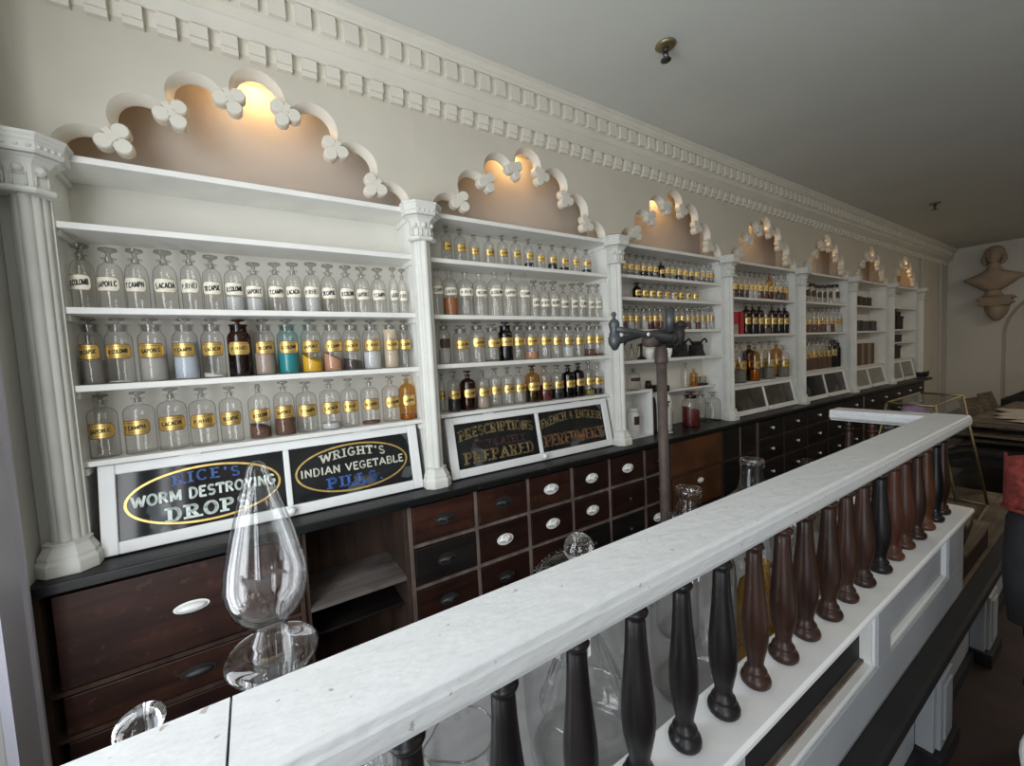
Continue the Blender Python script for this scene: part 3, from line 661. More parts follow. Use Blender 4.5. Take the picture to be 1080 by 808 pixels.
def fill_mesh(c, lvl, tilt):
    k = ('f', c, round(lvl, 2), tilt)
    if k not in BM:
        mb = MB(); n = 18; r = .93; vs = [(r*math.cos(2*PI*q/n), r*math.sin(2*PI*q/n), .018) for q in range(n)]
        vs += [(r*math.cos(2*PI*q/n), r*math.sin(2*PI*q/n), max(.03, lvl - tilt*math.cos(2*PI*q/n+.5))) for q in range(n)] + [(0, 0, .018), (0, 0, lvl+(.01 if tilt else 0))]
        fs = [(q, (q+1) % n, n+(q+1) % n, n+q) for q in range(n)] + [(2*n, (q+1) % n, q) for q in range(n)] + [(2*n+1, n+q, n+(q+1) % n) for q in range(n)]
        mb.add(vs, fs, False); mb.sm = [True]*n + [False]*(len(fs)-n)
        BM[k] = mesh_of(mb, 'contents', POW[c])
    return BM[k]
def label_mesh(style, var, z0, z1, half):
    """curved label; ink marks raised a hair above it, and a dark or gilt rim"""
    k = ('l', style, var, round(z0, 2), round(z1, 2), half)
    if k in BM: return BM[k]
    rnd = random.Random(len(style)*101 + var*17); mb = MB(); n = 16
    def pt(a, z, r): return (r*math.sin(math.radians(a)), -r*math.cos(math.radians(a)), z)
    def patch(a0, a1, zb, zt, r, mi, round_=0.0, m=12):
        mb.cur = mi; vs = []; hz = (zt-zb)/2; zc = (zt+zb)/2
        for q in range(m+1):
            t = -1+2*q/m; h = hz*(1-round_*max(0, (abs(t)-.72)/.28)**2); a = a0+(a1-a0)*q/m
            vs += [pt(a, zc-h, r), pt(a, zc+h, r)]
        mb.add(vs, [(2*q, 2*q+2, 2*q+3, 2*q+1) for q in range(m)], True)
    patch(-half, half, z0, z1, 1.012, 2, .45); d = (z1-z0)
    patch(-half+3, half-3, z0+d*.055, z1-d*.055, 1.016, 0, .42)
    zc = (z0+z1)/2; mb.cur = 1
    words = ['TR.CAPSIC', 'R.COLOMB', 'SAPON.C', 'T.CAMPH', 'S.ACACIA', 'P.RHEI']; asp = .2
    put_ = lambda a, b: pt(math.degrees(a/asp), b, 1.021)
    if style != 'dark':
        mb.cur = 1; sm_ = len(mb.f)
        letters(mb, words[var % 6], 0, zc-d*(.13 if style == 'gold' else .17), d*(.24 if style == 'gold' else .32), math.radians(half*(1.35 if style == 'gold' else 1.55))*asp, thick=.24, slope=d*.12, place=put_)
        if style == 'gold':
            for zz in (z0+d*.17, z1-d*.17): patch(-half*.75, half*.75, zz-d*.010, zz+d*.010, 1.02, 1, 0, 8)
    mats = {'gold': [M['gold'], M['ink'], M['oldorange']], 'white': [M['cream'], M['ink'], M['goldpaint']], 'dark': [M['darklab'], M['ink'], M['oldorange']]}[style]
    BM[k] = mesh_of(mb, 'label', mats); return BM[k]
LABELZ = {'narrow': (.28, .52), 'tall': (.31, .54), 'wide': (.37, .60), 'open': (.44, .63), 'jar': (.30, .62)}
def link(me, name, parent):
    o = bpy.data.objects.new(name, me); COL.objects.link(o); o.parent = parent; return o
NB = [0]
def bottle(x, y, z, r, h, kind, label, group, gm='g', lab='gold', contents=None, lvl=.3, tilt=0, stop='gs', name='apothecary_bottle', cat='bottle', rz=None, lz=None, half=None, stopkind=None):
    NB[0] += 1; v = NB[0] % 6
    t = thing(name, (x, y, z), label, cat, group, rz if rz is not None else random.uniform(-.25, .12)); t.scale = (r, r, h)
    link(body_mesh(kind, gm), 'glass_body', t)
    if stop and kind != 'open': link(stop_mesh(stopkind or kind, stop), 'stopper', t)
    if contents: link(fill_mesh(contents, lvl, tilt), 'contents', t)
    if lab:
        z0, z1 = lz or LABELZ[kind]; link(label_mesh(lab, v, z0, z1, half or (58 if lab == 'gold' else 60)), 'label', t)
    return t
def obl(p): d = p-CAM; return (d.y/math.hypot(d.x, d.y))**.42          # a round thing seen askew looks wider along the wall
def row(crop, s, z, cs, ws, tops, kind, desc, where, group, y=.10, **kw):
    """one row of bottles measured along a shelf: centres, widths and stopper tops"""
    out = []; n = len(cs)
    over = kw.pop('over', {}); last = kw.pop('first', 0)
    for q, (c, w_, tp) in enumerate(zip(cs, ws, tops)):
        u = crop[0]+c/s; vt = crop[1]+tp/s; k = dict(kw); k.update(over.get(q, {})); kd = k.pop('kind', kind); yy = k.pop('y', y)
        p = at_y(u, vt, yy); r = (at_y(u+w_/2/s, vt, yy).x - at_y(u-w_/2/s, vt, yy).x)/2*.98*obl(p); h = max(.05, min(p.z-z, min([q_ for q_ in shelf_z(min(6, max(0, int(p.x//W)))) if q_ > z+.03])-z-.030))
        look = k.pop('look', desc)
        out.append([p.x, yy, z+.0005, min(r, .211-yy), h, kd, look, k, q])
    for o_ in out: bi = min(6, max(0, int(o_[0]//W))); o_[0] = min(max(o_[0], CX[bi]+.045+o_[3]), CX[bi+1]-.045-o_[3])   # clear of the bay sides
    for a, b in zip(out, out[1:]):                              # keep neighbours apart
        gap = b[0]-a[0]-a[3]-b[3]
        if abs(a[1]-b[1]) > .06: continue
        if gap < .002: f_ = (b[0]-a[0]-.002)/(a[3]+b[3]); a[3] *= f_; b[3] *= f_
    for x, yy, zz, r, h, kd, look, k, q in out:
        bottle(x, yy, zz, r, h, kd, f'{look}, {ORD[q]} from left {where}', group, **k)
def lerp(a, b, n): return [a+(b-a)*i/(n-1) for i in range(n)]
# ---- nearest bay
A1 = (40, 180); A2 = (40, 300); S1 = 1080/420
row(A1, S1, SH[0][1], [95,188,260,337,407,466,525,582,640,688,738,784,832,875,919,960,1001], [78,84,72,70,62,60,58,56,54,52,50,47,45,42,40,39,36],
    [198,210,213,217,217,230,234,250,250,250,250,255,258,262,265,263,268], 'narrow', 'clear bottle with cream label', 'on upper bottle row, nearest bay', 'cream labelled bottles in the nearest bay', lab='white',
    over={7: dict(contents='clearish', lvl=.27, look='whitish filled bottle with cream label'), 9: dict(contents='clearish', lvl=.30, look='whitish filled bottle with cream label'), 6: dict(contents='clearish', lvl=.26), 10: dict(contents='clearish', lvl=.3)})
row(A2, S1, SH[0][2], [122,212,302,392,468,540,608,672,735,792,846,900,952,1001], [78,85,82,74,68,68,60,60,58,54,52,52,50,42], [92,90,90,88,92,90,95,93,92,93,96,92,97,97], 'wide',
    'clear wide-mouth jar with gold label', 'on middle row, nearest bay', 'wide-mouth jars on the middle shelf of the nearest bay', y=.105,
    over={0: dict(contents='dust', lvl=.36, look='dusty brown filled jar with gold label'), 1: dict(contents='white', lvl=.035), 2: dict(contents='grey', lvl=.42, look='grey powder jar with gold label'), 3: dict(contents='silver', lvl=.62, look='silvery blue filled jar with gold label'),
          4: dict(contents='white', lvl=.07, tilt=.03), 5: dict(gm='gb', contents='darkbrown', lvl=.62, stop='gb', look='dark brown glass jar with gold label'), 6: dict(contents='tan', lvl=.40, look='pinkish tan powder jar with gold label'),
          7: dict(contents='teal', lvl=.42, gm='gteal', look='teal filled jar with gold label'), 8: dict(contents='yellow', lvl=.28, tilt=.10, look='yellow powder jar with gold label'), 9: dict(contents='peach', lvl=.30, tilt=.09, look='peach coloured powder jar with gold label'),
          10: dict(contents='herb', lvl=.20, tilt=.04, look='jar with dark dried herbs and gold label'), 11: dict(contents='clearish', lvl=.35), 12: dict(contents='cream', lvl=.80, look='beige filled jar with gold label')})
row(A2, S1, SH[0][3], [158,268,357,440,517,594,662,723,787,840,896,953,1006], [90,93,86,78,66,62,60,60,58,50,50,50,44], [298,290,278,280,277,270,262,263,257,255,252,248,243], 'tall',
    'large clear bottle with gold label', 'on lowest row, nearest bay', 'large bottles on the lowest shelf of the nearest bay', y=.115, lz=(.31, .55),
    over={5: dict(contents='brown', lvl=.22, tilt=.05, stopkind='peg', look='bottle of brown leaves with gold label'), 6: dict(contents='brown', lvl=.30, look='brown filled bottle with gold label'), 8: dict(contents='clearish', lvl=.12), 10: dict(contents='brown', lvl=.06), 12: dict(gm='gam', contents='amber', lvl=.10, look='amber glass bottle with gold label')})
# ---- second bay
B0 = (420, 130); SB = 1050/260; B1 = (440, 280); SB1 = 955/260
row(B0, SB, SH[1][0], [200,259,320,383,440,497,552,602,654,703,752,799], [45,48,42,42,42,40,38,36,36,36,33,36], [440,452,476,480,478,485,493,515,520,526,530,540], 'tall', 'small clear bottle with gold label', 'on topmost row, second bay', 'small bottles on the topmost row of the second bay', half=60,
    over={q: dict(contents='black', lvl=.2 if q != 8 else .3, look='small bottle with black residue and gold label') for q in (6, 8, 9, 11)})
row(B1, SB1, SH[1][1], [72,122,183,238,298,352,408,450,488,525,563,600,632,666,702], [50,60,60,56,56,54,48,36,40,40,34,34,34,34,32], [12,22,28,32,28,28,35,58,63,62,75,70,68,75,75], 'narrow', 'clear bottle with cream label', 'on cream label row, second bay', 'cream labelled bottles in the second bay', lab='white',
    over={**{q: dict(kind='open', look='stopperless tall bottle with cream label') for q in (0, 2, 3, 4, 5, 6)}, 1: dict(kind='open', contents='orange', lvl=.40, look='orange brown filled bottle with cream label')})
row(B1, SB1, SH[1][2], [100,165,228,287,338,386,437,490,535,580,623,665,707], [46,60,58,58,54,50,50,46,42,42,38,38,38], [210,232,218,228,220,212,212,216,225,225,228,217,217], 'wide', 'clear wide-mouth jar with gold label', 'on middle row, second bay', 'wide-mouth jars on the middle row of the second bay', half=64,
    over={0: dict(lab='dark', contents='grey', lvl=.34, look='jar with dark label and grey powder'), 4: dict(gm='gbk', stop='gb', contents='black', lvl=.6, look='black jar with gold label'), 3: dict(contents='brown', lvl=.05), 6: dict(contents='peach', lvl=.20), 11: dict(contents='brown', lvl=.22), 12: dict(contents='brown', lvl=.08), 9: dict(contents='clearish', lvl=.3)})
row(B1, SB1, SH[1][3], [92,137,192,250,298,347,392,443,492,540,583,622,662,706], [28,58,58,56,50,52,50,52,46,44,46,40,40,38], [420,410,407,405,397,393,393,386,388,385,385,378,374,376], 'tall', 'clear bottle with gold label', 'on lowest row, second bay', 'bottles on the lowest row of the second bay', half=60, y=.115,
    over={0: dict(y=.15, look='half hidden bottle with gold label'), 1: dict(contents='black', lvl=.36, look='bottle of black liquid with gold label'), 2: dict(gm='gb', stop='gb', contents='brown', lvl=.40, look='brown glass bottle with gold label'), 3: dict(contents='tan', lvl=.36, stopkind='peg', look='bottle of tan powder with gold label'), 7: dict(gm='gam', stop='gb', contents='black', lvl=.42, look='amber bottle of black liquid'),
          8: dict(contents='wine', lvl=.44, look='bottle of dark red liquid with gold label'), 9: dict(contents='black', lvl=.28, look='bottle of black liquid with gold label'), 10: dict(gm='gbk', stop='gbk', contents='black', lvl=.6, look='near black bottle with gold label'), 11: dict(gm='gbk', stop='gbk', contents='olive', lvl=.4, look='dark olive bottle with gold label'), 12: dict(contents='olive', lvl=.15), 13: dict(contents='black', lvl=.18, look='bottle with black residue and gold label')})
# ---- third bay
C0 = (640, 250); SC3 = 808/220
row(C0, SC3, SH[2][0], [62,87,114,139,162,184,208,231,252,277,299,322,345,366,386,405], lerp(26, 19, 16), [62,66,70,72,75,78,95,85,88,92,95,97,100,103,106,108], 'tall', 'small bottle with gold label', 'on topmost row, third bay', 'small bottles on the topmost row of the third bay', half=60, contents='dust', lvl=.2,
    over={**{q: dict(contents='black', lvl=.3, look='small bottle of dark liquid with gold label') for q in (3, 4, 9, 11)}, 6: dict(gm='gbk', contents='black', lvl=.5, look='short black bottle with gold label')})
row(C0, SC3, SH[2][1], [115,143,171,199,228,257,283,311,340], lerp(27, 22, 9), [178,180,182,183,186,188,190,193,195], 'narrow', 'squat bottle with gold label', 'on short second row, third bay', 'squat bottles on the second row of the third bay', half=60, lz=(.2, .56),
    over={0: dict(gm='gbk', stop='gbk', contents='black', lvl=.5, look='squat black bottle with gold label'), 1: dict(contents='amber', lvl=.2), 4: dict(contents='clearish', lvl=.2), 5: dict(contents='white', lvl=.5), 6: dict(contents='amber', lvl=.3)})
row(C0, SC3, SH[2][2], [62,88,113,143,165,185,205,226,247,268,290,311,330,349,369,391,416], [25,28,25,27,20,22,20,20,20,20,20,19,19,19,20,20,22], lerp(268, 272, 17), 'wide', 'reddish filled jar with gold label', 'on jar row, third bay', 'jars on the third row of the third bay', half=60, contents='wine', lvl=.34,
    over={1: dict(contents='clearish', lvl=.34, look='pale filled jar with gold label'), 2: dict(contents='tan', lvl=.62, look='tan filled jar with gold label'), 3: dict(contents='clearish', lvl=.6, look='white filled jar with gold label'), **{q: dict(contents='clearish', lvl=.3, look='clear jar with gold label') for q in (7, 10, 12, 14, 15, 16)}, **{q: dict(contents='brown', lvl=.34, look='brown filled jar with gold label') for q in (6, 11, 13)}})
# ---- fourth bay
row(C0, SC3, SH[3][0], [490,511,533,553,571,590,609,628,646,665,684,702], lerp(22, 17, 12), lerp(131, 148, 12), 'tall', 'dark filled bottle with gold label', 'on top row, fourth bay', 'bottles on the top row of the fourth bay', half=60, contents='brown', lvl=.34,
    over={1: dict(contents='black', lvl=.45, look='black filled bottle with gold label'), 3: dict(contents='clearish', lvl=.3, look='pale bottle with gold label'), 4: dict(contents='clearish', lvl=.3, look='pale bottle with gold label'), 7: dict(gm='gam', look='short amber bottle with gold label'), 9: dict(contents='black', lvl=.4, look='black filled bottle with gold label'), 11: dict(contents='amber', lvl=.4, look='amber filled bottle with gold label')})
row(C0, SC3, SH[3][1], [538,565,590,615,640,665,688], lerp(26, 21, 7), lerp(256, 262, 7), 'tall', 'dark bottle with gold label', 'right of the red cartons, fourth bay', 'dark bottles beside the red cartons', half=60, contents='black', lvl=.36, gm='gb',
    over={3: dict(gm='g', contents='brown', lvl=.2, look='clear bottle of brown powder'), 2: dict(contents='brown', lvl=.3)})
row(C0, SC3, SH[3][2], [492,513,550,572,598,628,655,683], [30,36,36,26,34,30,30,28], [405,406,405,412,405,403,402,418], 'tall', 'large pale bottle with gold label', 'on lowest row, fourth bay', 'large bottles on the lowest row of the fourth bay', half=62, contents='dust', lvl=.3, y=.12,
    over={0: dict(y=.155), 1: dict(y=.075), 2: dict(gm='gb', contents='brown', lvl=.5, y=.155, look='large brown glass bottle'), 3: dict(y=.065, gm='gam', contents='amber', lvl=.3, look='amber bottle with gold label'), 4: dict(y=.155), 5: dict(y=.07), 6: dict(y=.155, gm='gam', contents='black', lvl=.05, look='amber tinted bottle with gold label'), 7: dict(y=.07)})
for q, (c, col) in enumerate(((489, 'redbox'), (512, 'redbox'))):
    p = at_y(640+c/SC3, 330, .10); bx = MB(); hw_ = .036; z0 = SH[3][1]
    t = thing('medicine_carton', (p.x, .10, z0), ['red carton with white lower half, left of the dark bottles', 'plain red carton touching the dark bottle row'][q], 'box', 'red cartons in the fourth bay', rz=.1*q)
    MB().box(-hw_, hw_, -.03, .03, .0 if q else .10, .215+.0*q).build('red_sleeve', M['redbox'], t, world=False, bevel=.002)
    if not q: MB().box(-hw_*.97, hw_*.97, -.029, .029, 0, .099).build('white_base', M['paper'], t, world=False, bevel=.002)
    MB().box(-hw_*.9, hw_*.9, -.026, .026, .2155, .2185).build('lid_flap', M['china' if not q else 'redbox'], t, world=False)
# ---- fifth bay
D0 = (800, 220); SD = 735/200
row(D0, SD, SH[4][0], [183,205,229,248,268,294], [21,21,18,18,19,22], [284,290,297,297,296,294], 'jar', 'clear jar with black label and dark lid', 'on top row, fifth bay', 'black labelled jars in the fifth bay', lab='dark', stop='gbk', half=60)
row(D0, SD, SH[4][1], [180,197,214,232,249,265,281,297,314], lerp(18, 15, 9), lerp(383, 384, 9), 'tall', 'reddish brown bottle with gold label', 'on middle row, fifth bay', 'bottles on the middle row of the fifth bay', half=60, gm='g', contents='brown', lvl=.34,
    over={**{q: dict(contents='clearish', lvl=.3, look='clear bottle with gold label') for q in (5, 7, 8)}})
row(D0, SD, SH[4][2], [178,195,212,230,247,266,285,302], lerp(20, 18, 8), [508,506,502,500,500,502,498,510], 'wide', 'brown jar with gold label', 'on lowest row, fifth bay', 'brown jars on the lowest row of the fifth bay', half=62, contents='brown', lvl=.45, gm='g', over={6: dict(gm='gb', contents='black', look='brown glass jar with gold label'), 7: dict(gm='gbk', lab=None, contents='black', look='round black jar')})

# ------------------------------------------------------------------ odds and ends of the third bay
E0 = (640, 370); SE = 1050/130
def px(a, b): return E0[0]+a/SE, E0[1]+b/SE
def sized(a0, a1, top, y, z):
    """x, radius and height of a thing from its left, right and top in the crop"""
    u0, v = px(a0, top); u1, _ = px(a1, top); p0, p1 = at_y(u0, v, y), at_y(u1, v, y)
    return (p0.x+p1.x)/2, (p1.x-p0.x)/2*.98*obl(p0), (p0.z+p1.z)/2-z
ZL = 1.362
t = thing('stepped_shelf', (3.06, .10, 1.0), 'small white shelf box on the worktop in the third bay', 'shelf')
MB().box(2.885, 3.232, .03, .214, ZL-.02, ZL).build('top_board', M['sash'], t, bevel=.002)
MB().box(3.214, 3.232, .03, .214, 1.001, ZL-.02).build('end_board', M['sash'], t, bevel=.002)
MB().box(2.885, 3.214, .03, .214, 1.001, 1.012).build('floor_board', M['sash'], t)
ZR = 1.325
t = thing('wall_shelf', (3.9, .12, ZR), 'short white shelf fixed at the right of the third bay, carrying glasses', 'shelf')
MB().box(3.50, 4.187, .085, .214, ZR-.018, ZR).build('board', M['white'], t, bevel=.002)
MB().box(4.17, 4.187, .09, .214, ZR-.05, ZR-.0185).build('bracket', M['white'], t)
x, r, h = sized(128, 178, 160, .15, ZL); bottle(2.95, .15, ZL, .030, h*.95, 'tall', 'clear bottle with dark label, behind another on the small shelf box', 'bottles on the small shelf box', lab='dark', contents='dust', lvl=.3)
x, r, h = sized(175, 270, 150, .09, ZL); bottle(x, .09, ZL, r, h, 'tall', 'clear bottle with dark label at the front of the small shelf box', 'bottles on the small shelf box', lab='dark', lz=(.42, .58))
def simple(name, prof, x, y, z, m_, label, cat, parts=(), n=24, group=None):
    t = thing(name, (x, y, z), label, cat, group)
    MB().lathe(prof, n=n).build('body', m_, t, world=False)
    for pn, pf, pm in parts: MB().lathe(pf, n=n).build(pn, pm, t, world=False)
    return t
x, r, h = sized(330, 375, 255, .10, ZL); simple('cork_bottle', [(0, 0), (r, 0), (r*1.02, h*.6), (r*.8, h*.75), (r*.75, h*.78), (0, h*.78)], x, .10, ZL, M['mahd'], 'tiny dark brown bottle at the right end of the small shelf box', 'bottle', [('cap', [(0, h*.78), (r*.85, h*.78), (r*.85, h), (0, h)], M['blackw'])])
def drugjar(x, y, r, h, label):
    t = simple('ceramic_jar', [(0, 0), (r*.9, 0), (r, r*.15), (r, h*.76), (r*.92, h*.82), (r*.70, h*.85), (r*.70, h*.89), (0, h*.89)], x, y, 1.0125, M['china'], label, 'jar', [('lid', [(0, h*.89), (r*.78, h*.89), (r*.80, h*.97), (r*.6, h), (0, h)], M['china'])], group='white ceramic jars in the small shelf box')
    mb = MB(); n = 8; vs = []
    for q in range(n+1): a = math.radians(-38+76*q/n); vs += [(1.015*r*math.sin(a), -1.015*r*math.cos(a), h*.42), (1.015*r*math.sin(a), -1.015*r*math.cos(a), h*.72)]
    mb.add(vs, [(2*q, 2*q+2, 2*q+3, 2*q+1) for q in range(n)], True); mb.build('label', M['darklab'], t, world=False)
x, r, h = sized(178, 268, 490, .08, 1.012); drugjar(x, .085, r, h, 'white ceramic jar with black label, in front inside the small shelf box'); drugjar(2.945, .15, r*.85, h*.9, 'white ceramic jar half hidden at the left of the small shelf box')
x, r, h = sized(385, 460, 385, .06, 1.0); bx = thing('wooden_slab', (3.275, .10, 1.0), 'brown wooden slab with rounded top standing by the small shelf box', 'board')
MB().prism([(-.014, 0), (.05, 0), (.05, h*.6)] + arc(.018, h*.62, .032, 0, 180, 10, h*.36) + [(-.014, h*.6)], lambda a, b, d: (a, d, b), -.03, .03).build('slab', M['mahm'], bx, world=False, bevel=.003)
MB().box(-.012, .048, -.032, .032, h*.30, h*.33).build('batten', M['mahd'], bx, world=False)
simple('ceramic_jar', [(0, 0), (.085, 0), (.095, .02), (.095, .24), (.085, .285), (.070, .305), (.066, .325), (0, .325)], 3.42, .115, 1.0005, M['china'], 'big white ceramic jar with dark brown lid behind the iron pole', 'jar', [('lid', [(0, .325), (.078, .325), (.082, .335), (.082, .365), (.074, .372), (0, .375)], M['mahd'])])
x, r, h = sized(518, 608, 410, .02, 1.0); bottle(3.36, -.005, 1.0, .040, h*.98, 'tall', 'clear bottle with brown stopper on the worktop, right of the iron pole', 'bottles on the worktop', lab=None, stop='gb', contents='clearish', lvl=.06)
x, r, h = sized(650, 765, 345, .06, 1.0); bottle(x, .055, 1.0, r, h, 'wide', 'reddish brown powder jar on the worktop', 'bottles on the worktop', lab=None, gm='g', stop='gb', contents='wine', lvl=.52, tilt=.06)
bottle(3.545, .15, 1.0, .05, .27, 'wide', 'clear wide jar behind the reddish brown powder jar', 'bottles on the worktop', lab='dark', gm='gteal', half=30)
x, r, h = sized(768, 838, 345, .12, 1.0); bottle(x, .13, 1.0, r, h, 'wide', 'tall clear jar between the reddish jar and the square shouldered bottle', 'bottles on the worktop', lab=None)
x, r, h = sized(832, 870, 440, .06, 1.0); bottle(x, .05, 1.0, r, h, 'tall', 'smallest clear bottle on the worktop in the third bay', 'bottles on the worktop', lab=None)
x, r, h = sized(872, 980, 345, .08, 1.0); bottle(x-.045, .085, 1.0, r*.85, h, 'tall', 'clear bottle on the worktop beside the column base of the fourth bay', 'bottles on the worktop', lab=None)
x, r, h = sized(640, 695, 105, .14, ZR); bottle(x, .14, ZR, r, h, 'tall', 'tall clear bottle on the short white shelf', 'bottles on the short white shelf', lab=None)
x, r, h = sized(712, 765, 150, .13, ZR); bottle(x, .13, ZR, r*.9, h, 'tall', 'amber bottle on the short white shelf', 'bottles on the short white shelf', gm='gam', contents='amber', lvl=.2, lab=None)
tr = thing('tray', (4.03, .145, ZR), 'dark oval tray on the short white shelf', 'tray'); MB().lathe([(0, 0), (.95, 0), (1, .010), (.97, .012), (.92, .004), (0, .004)], sx=.11, sy=.05, n=28).build('dish', M['mahd'], tr, world=False); MB().tube([(.108*math.cos(a*PI/12), .049*math.sin(a*PI/12), .012) for a in range(25)], .002, 6, False).build('rim', M['iron'], tr, world=False)
for q, xx in enumerate((3.985, 4.075)):
    simple('glass_tumbler', [(0, .004), (.026, .004), (.034, .075), (.032, .075), (.025, .010), (0, .010)], xx, .145, ZR+.005, M['g'], ['clear tumbler at the left on the dark oval tray', 'clear tumbler at the right on the dark oval tray'][q], 'glass', group='tumblers on the tray')
# things on the fourth shelf of the third bay : mortar, glasses, cups, iron grinders
Z4 = SH[2][3]+.0005
mo = simple('mortar', [(0, 0), (.038, 0), (.040, .010), (.034, .022), (.050, .095), (.055, .100), (.050, .104), (.044, .095), (.026, .035), (0, .028)], 2.93, .10, Z4, M['pane_grey'], 'grey mortar on the shelf behind the iron arm', 'mortar')
pe = thing('pestle', (2.935, .10, Z4+.03), 'brown wooden pestle leaning in the grey mortar', 'pestle'); MB().tube([(0, 0, .004), (.03, 0, .05), (.095, 0, .115)], [.008, .007, .010], 10).build('shaft', M['mahm'], pe, world=False); MB().ball((.098, 0, .118), .012, n=10, m=8).build('grip', M['mahm'], pe, world=False)
for q, (xx, lab_) in enumerate(((3.045, 'clear conical glass measure next to the grey mortar'), (3.13, 'clear conical glass measure left of the dark scale stand'))):
    simple('glass_measure', [(0, 0), (.032, 0), (.034, .006), (.010, .014), (.009, .024), (.036, .125), (.034, .125), (.008, .03), (0, .028)], xx, .10, Z4, M['g'], lab_, 'glass', group='conical measures')
st = thing('scale_stand', (3.20, .10, Z4), 'dark wooden stand of a small scale on the shelf', 'stand'); MB().lathe([(0, 0), (.034, 0), (.034, .012), (.02, .02), (.011, .03), (.010, .10), (.016, .11), (.011, .122), (0, .13)]).build('post', M['mahd'], st, world=False); MB().box(-.05, .05, -.004, .004, .105, .112).build('beam', M['iron'], st, world=False)
for q, (xx, lab_) in enumerate(((3.285, 'white cup between the scale stand and the iron pole'), (3.52, 'white cup right of the iron pole, before the black grinder'))):
    simple('china_cup', [(0, 0), (.024, 0), (.026, .008), (.036, .04), (.040, .085), (.037, .085), (.032, .04), (0, .012)], xx, .10, Z4, M['china'], lab_, 'cup', group='white cups on the shelf', parts=[('foot', [(0, -.0004), (.025, -.0004), (.025, .004), (0, .004)], M['china'])])
for q, (xx, sc_, lab_) in enumerate(((3.70, 1.0, 'black iron grinder with curled handle nearest the pole'), (3.93, .95, 'black iron grinder with curled handle, farther from the pole'))):
    gr = thing('iron_grinder', (xx, .11, Z4), lab_, 'grinder', 'black iron grinders')
    MB().prism([(-.085*sc_, 0), (.085*sc_, 0), (.075*sc_, .014), (.05*sc_, .05), (.045*sc_, .105*sc_), (-.045*sc_, .105*sc_), (-.05*sc_, .05), (-.075*sc_, .014)], lambda a, b, d: (a, d, b), -.04, .04).build('housing', M['dark'], gr, world=False, bevel=.006)
    MB().lathe([(0, .105), (.035, .105), (.050, .135), (.046, .135), (.030, .110), (0, .110)], n=20, sz=sc_).build('hopper', M['dark'], gr, world=False)
    MB().tube([(.03, -.02, .09), (.06, -.02, .13), (.10, -.02, .15), (.125, -.02, .135), (.13, -.02, .115)], .008, 8).build('handle', M['dark'], gr, world=False)
# ------------------------------------------------------------------ books and boxes of the far bays
def books(z, x0, n, w_, h, cols, where, grp, y0=.05, d=.12):
    x = x0
    for q in range(n):
        ww = w_*random.uniform(.85, 1.1); hh = h*random.uniform(.93, 1.03); c = cols[q % len(cols)]
        b = thing('book', (x+ww/2, y0, z+.0005), f'{c[1]} book, {ORD[q]} from left {where}', 'book', grp)
        MB().box(-ww/2+.003, ww/2-.003, .004, d-.004, .003, hh-.004).build('pages', M['paper'], b, world=False)
        cv = MB().box(-ww/2, -ww/2+.0028, 0, d, 0, hh).box(ww/2-.0028, ww/2, 0, d, 0, hh); cv.prism([(-ww/2, .003)] + [(-ww/2*math.cos(a*PI/6), .003-.006*math.sin(a*PI/6)) for a in range(1, 6)] + [(ww/2, .003)], lambda a, bb, dd: (a, bb, dd), 0, hh)
        for f_ in (.25, .75): cv.box(-ww/2-.0004, ww/2+.0004, -.0045, .0, hh*f_-.003, hh*f_+.003)
        cv.build('cover', c[0], b, world=False); x += ww+.002
BR = powder('book brown', (.10, .06, .04), .6); BT = powder('book tan', (.24, .18, .12), .6); BK = powder('book black', (.02, .02, .025), .6); BB = powder('book bluish', (.04, .06, .09), .6)
books(SH[5][0], 7.19, 9, .085, .125, [(BR, 'small brown'), (BK, 'small black')], 'on top row, sixth bay', 'small books on the top row of the sixth bay')
books(SH[5][1], 7.19, 9, .11, .14, [(BK, 'black'), (BR, 'brown'), (BB, 'bluish')], 'on middle row, sixth bay', 'books on the middle row of the sixth bay')
books(SH[5][2], 7.19, 7, .125, .29, [(BR, 'tall brown'), (BT, 'tall tan')], 'on lowest row, sixth bay', 'tall books on the lowest row of the sixth bay')
def crate(x, y, z, w_, d, h, label, m_, grp='dark boxes in the farthest bay', rz=0):
    t = thing('wooden_box', (x, y, z+.0005), label, 'box', grp, rz)
    MB().box(-w_/2, w_/2, -d/2, d/2, 0, h*.82).build('body', m_, t, world=False, bevel=.004); MB().box(-w_/2-.006, w_/2+.006, -d/2-.006, d/2+.006, h*.82, h).build('lid', m_, t, world=False, bevel=.003)
crate(8.76, .11, SH[6][1], .22, .16, .30, 'tall dark box on the second shelf of the farthest bay', M['mahd']); crate(9.06, .11, SH[6][1], .30, .16, .20, 'dark brown box at the right on the second shelf, farthest bay', M['mahd'])
crate(9.05, .11, SH[6][1]+.201, .20, .13, .07, 'small dark box stacked on the right hand box, farthest bay', M['blackw'])
crate(8.92, .11, SH[6][2], .50, .15, .11, 'long low dark box on the third shelf, farthest bay', M['mahd']); crate(8.80, .11, SH[6][3], .26, .15, .22, 'dark box at the left on the lowest shelf, farthest bay', M['mahd']); crate(9.10, .12, SH[6][3], .24, .12, .20, 'brown box at the right on the lowest shelf, farthest bay', M['mahm'])
# black bag on the far end of the worktop
bg = thing('black_bag', (9.86, -.03, 1.0), 'black bundle lying on the far end of the worktop', 'bag'); mb = MB(); mb.ball((-.01, 0, .045), .11, .10, .045, 18, 10); mb.ball((.03, 0, .06), .07, .08, .04, 14, 8); mb.build('bundle', M['cloth'], bg, world=False)
MB().tube([(-.08, -.08, .05), (-.04, -.09, .10), (.02, -.09, .10), (.06, -.08, .06)], .008, 8).build('strap', M['cloth'], bg, world=False)

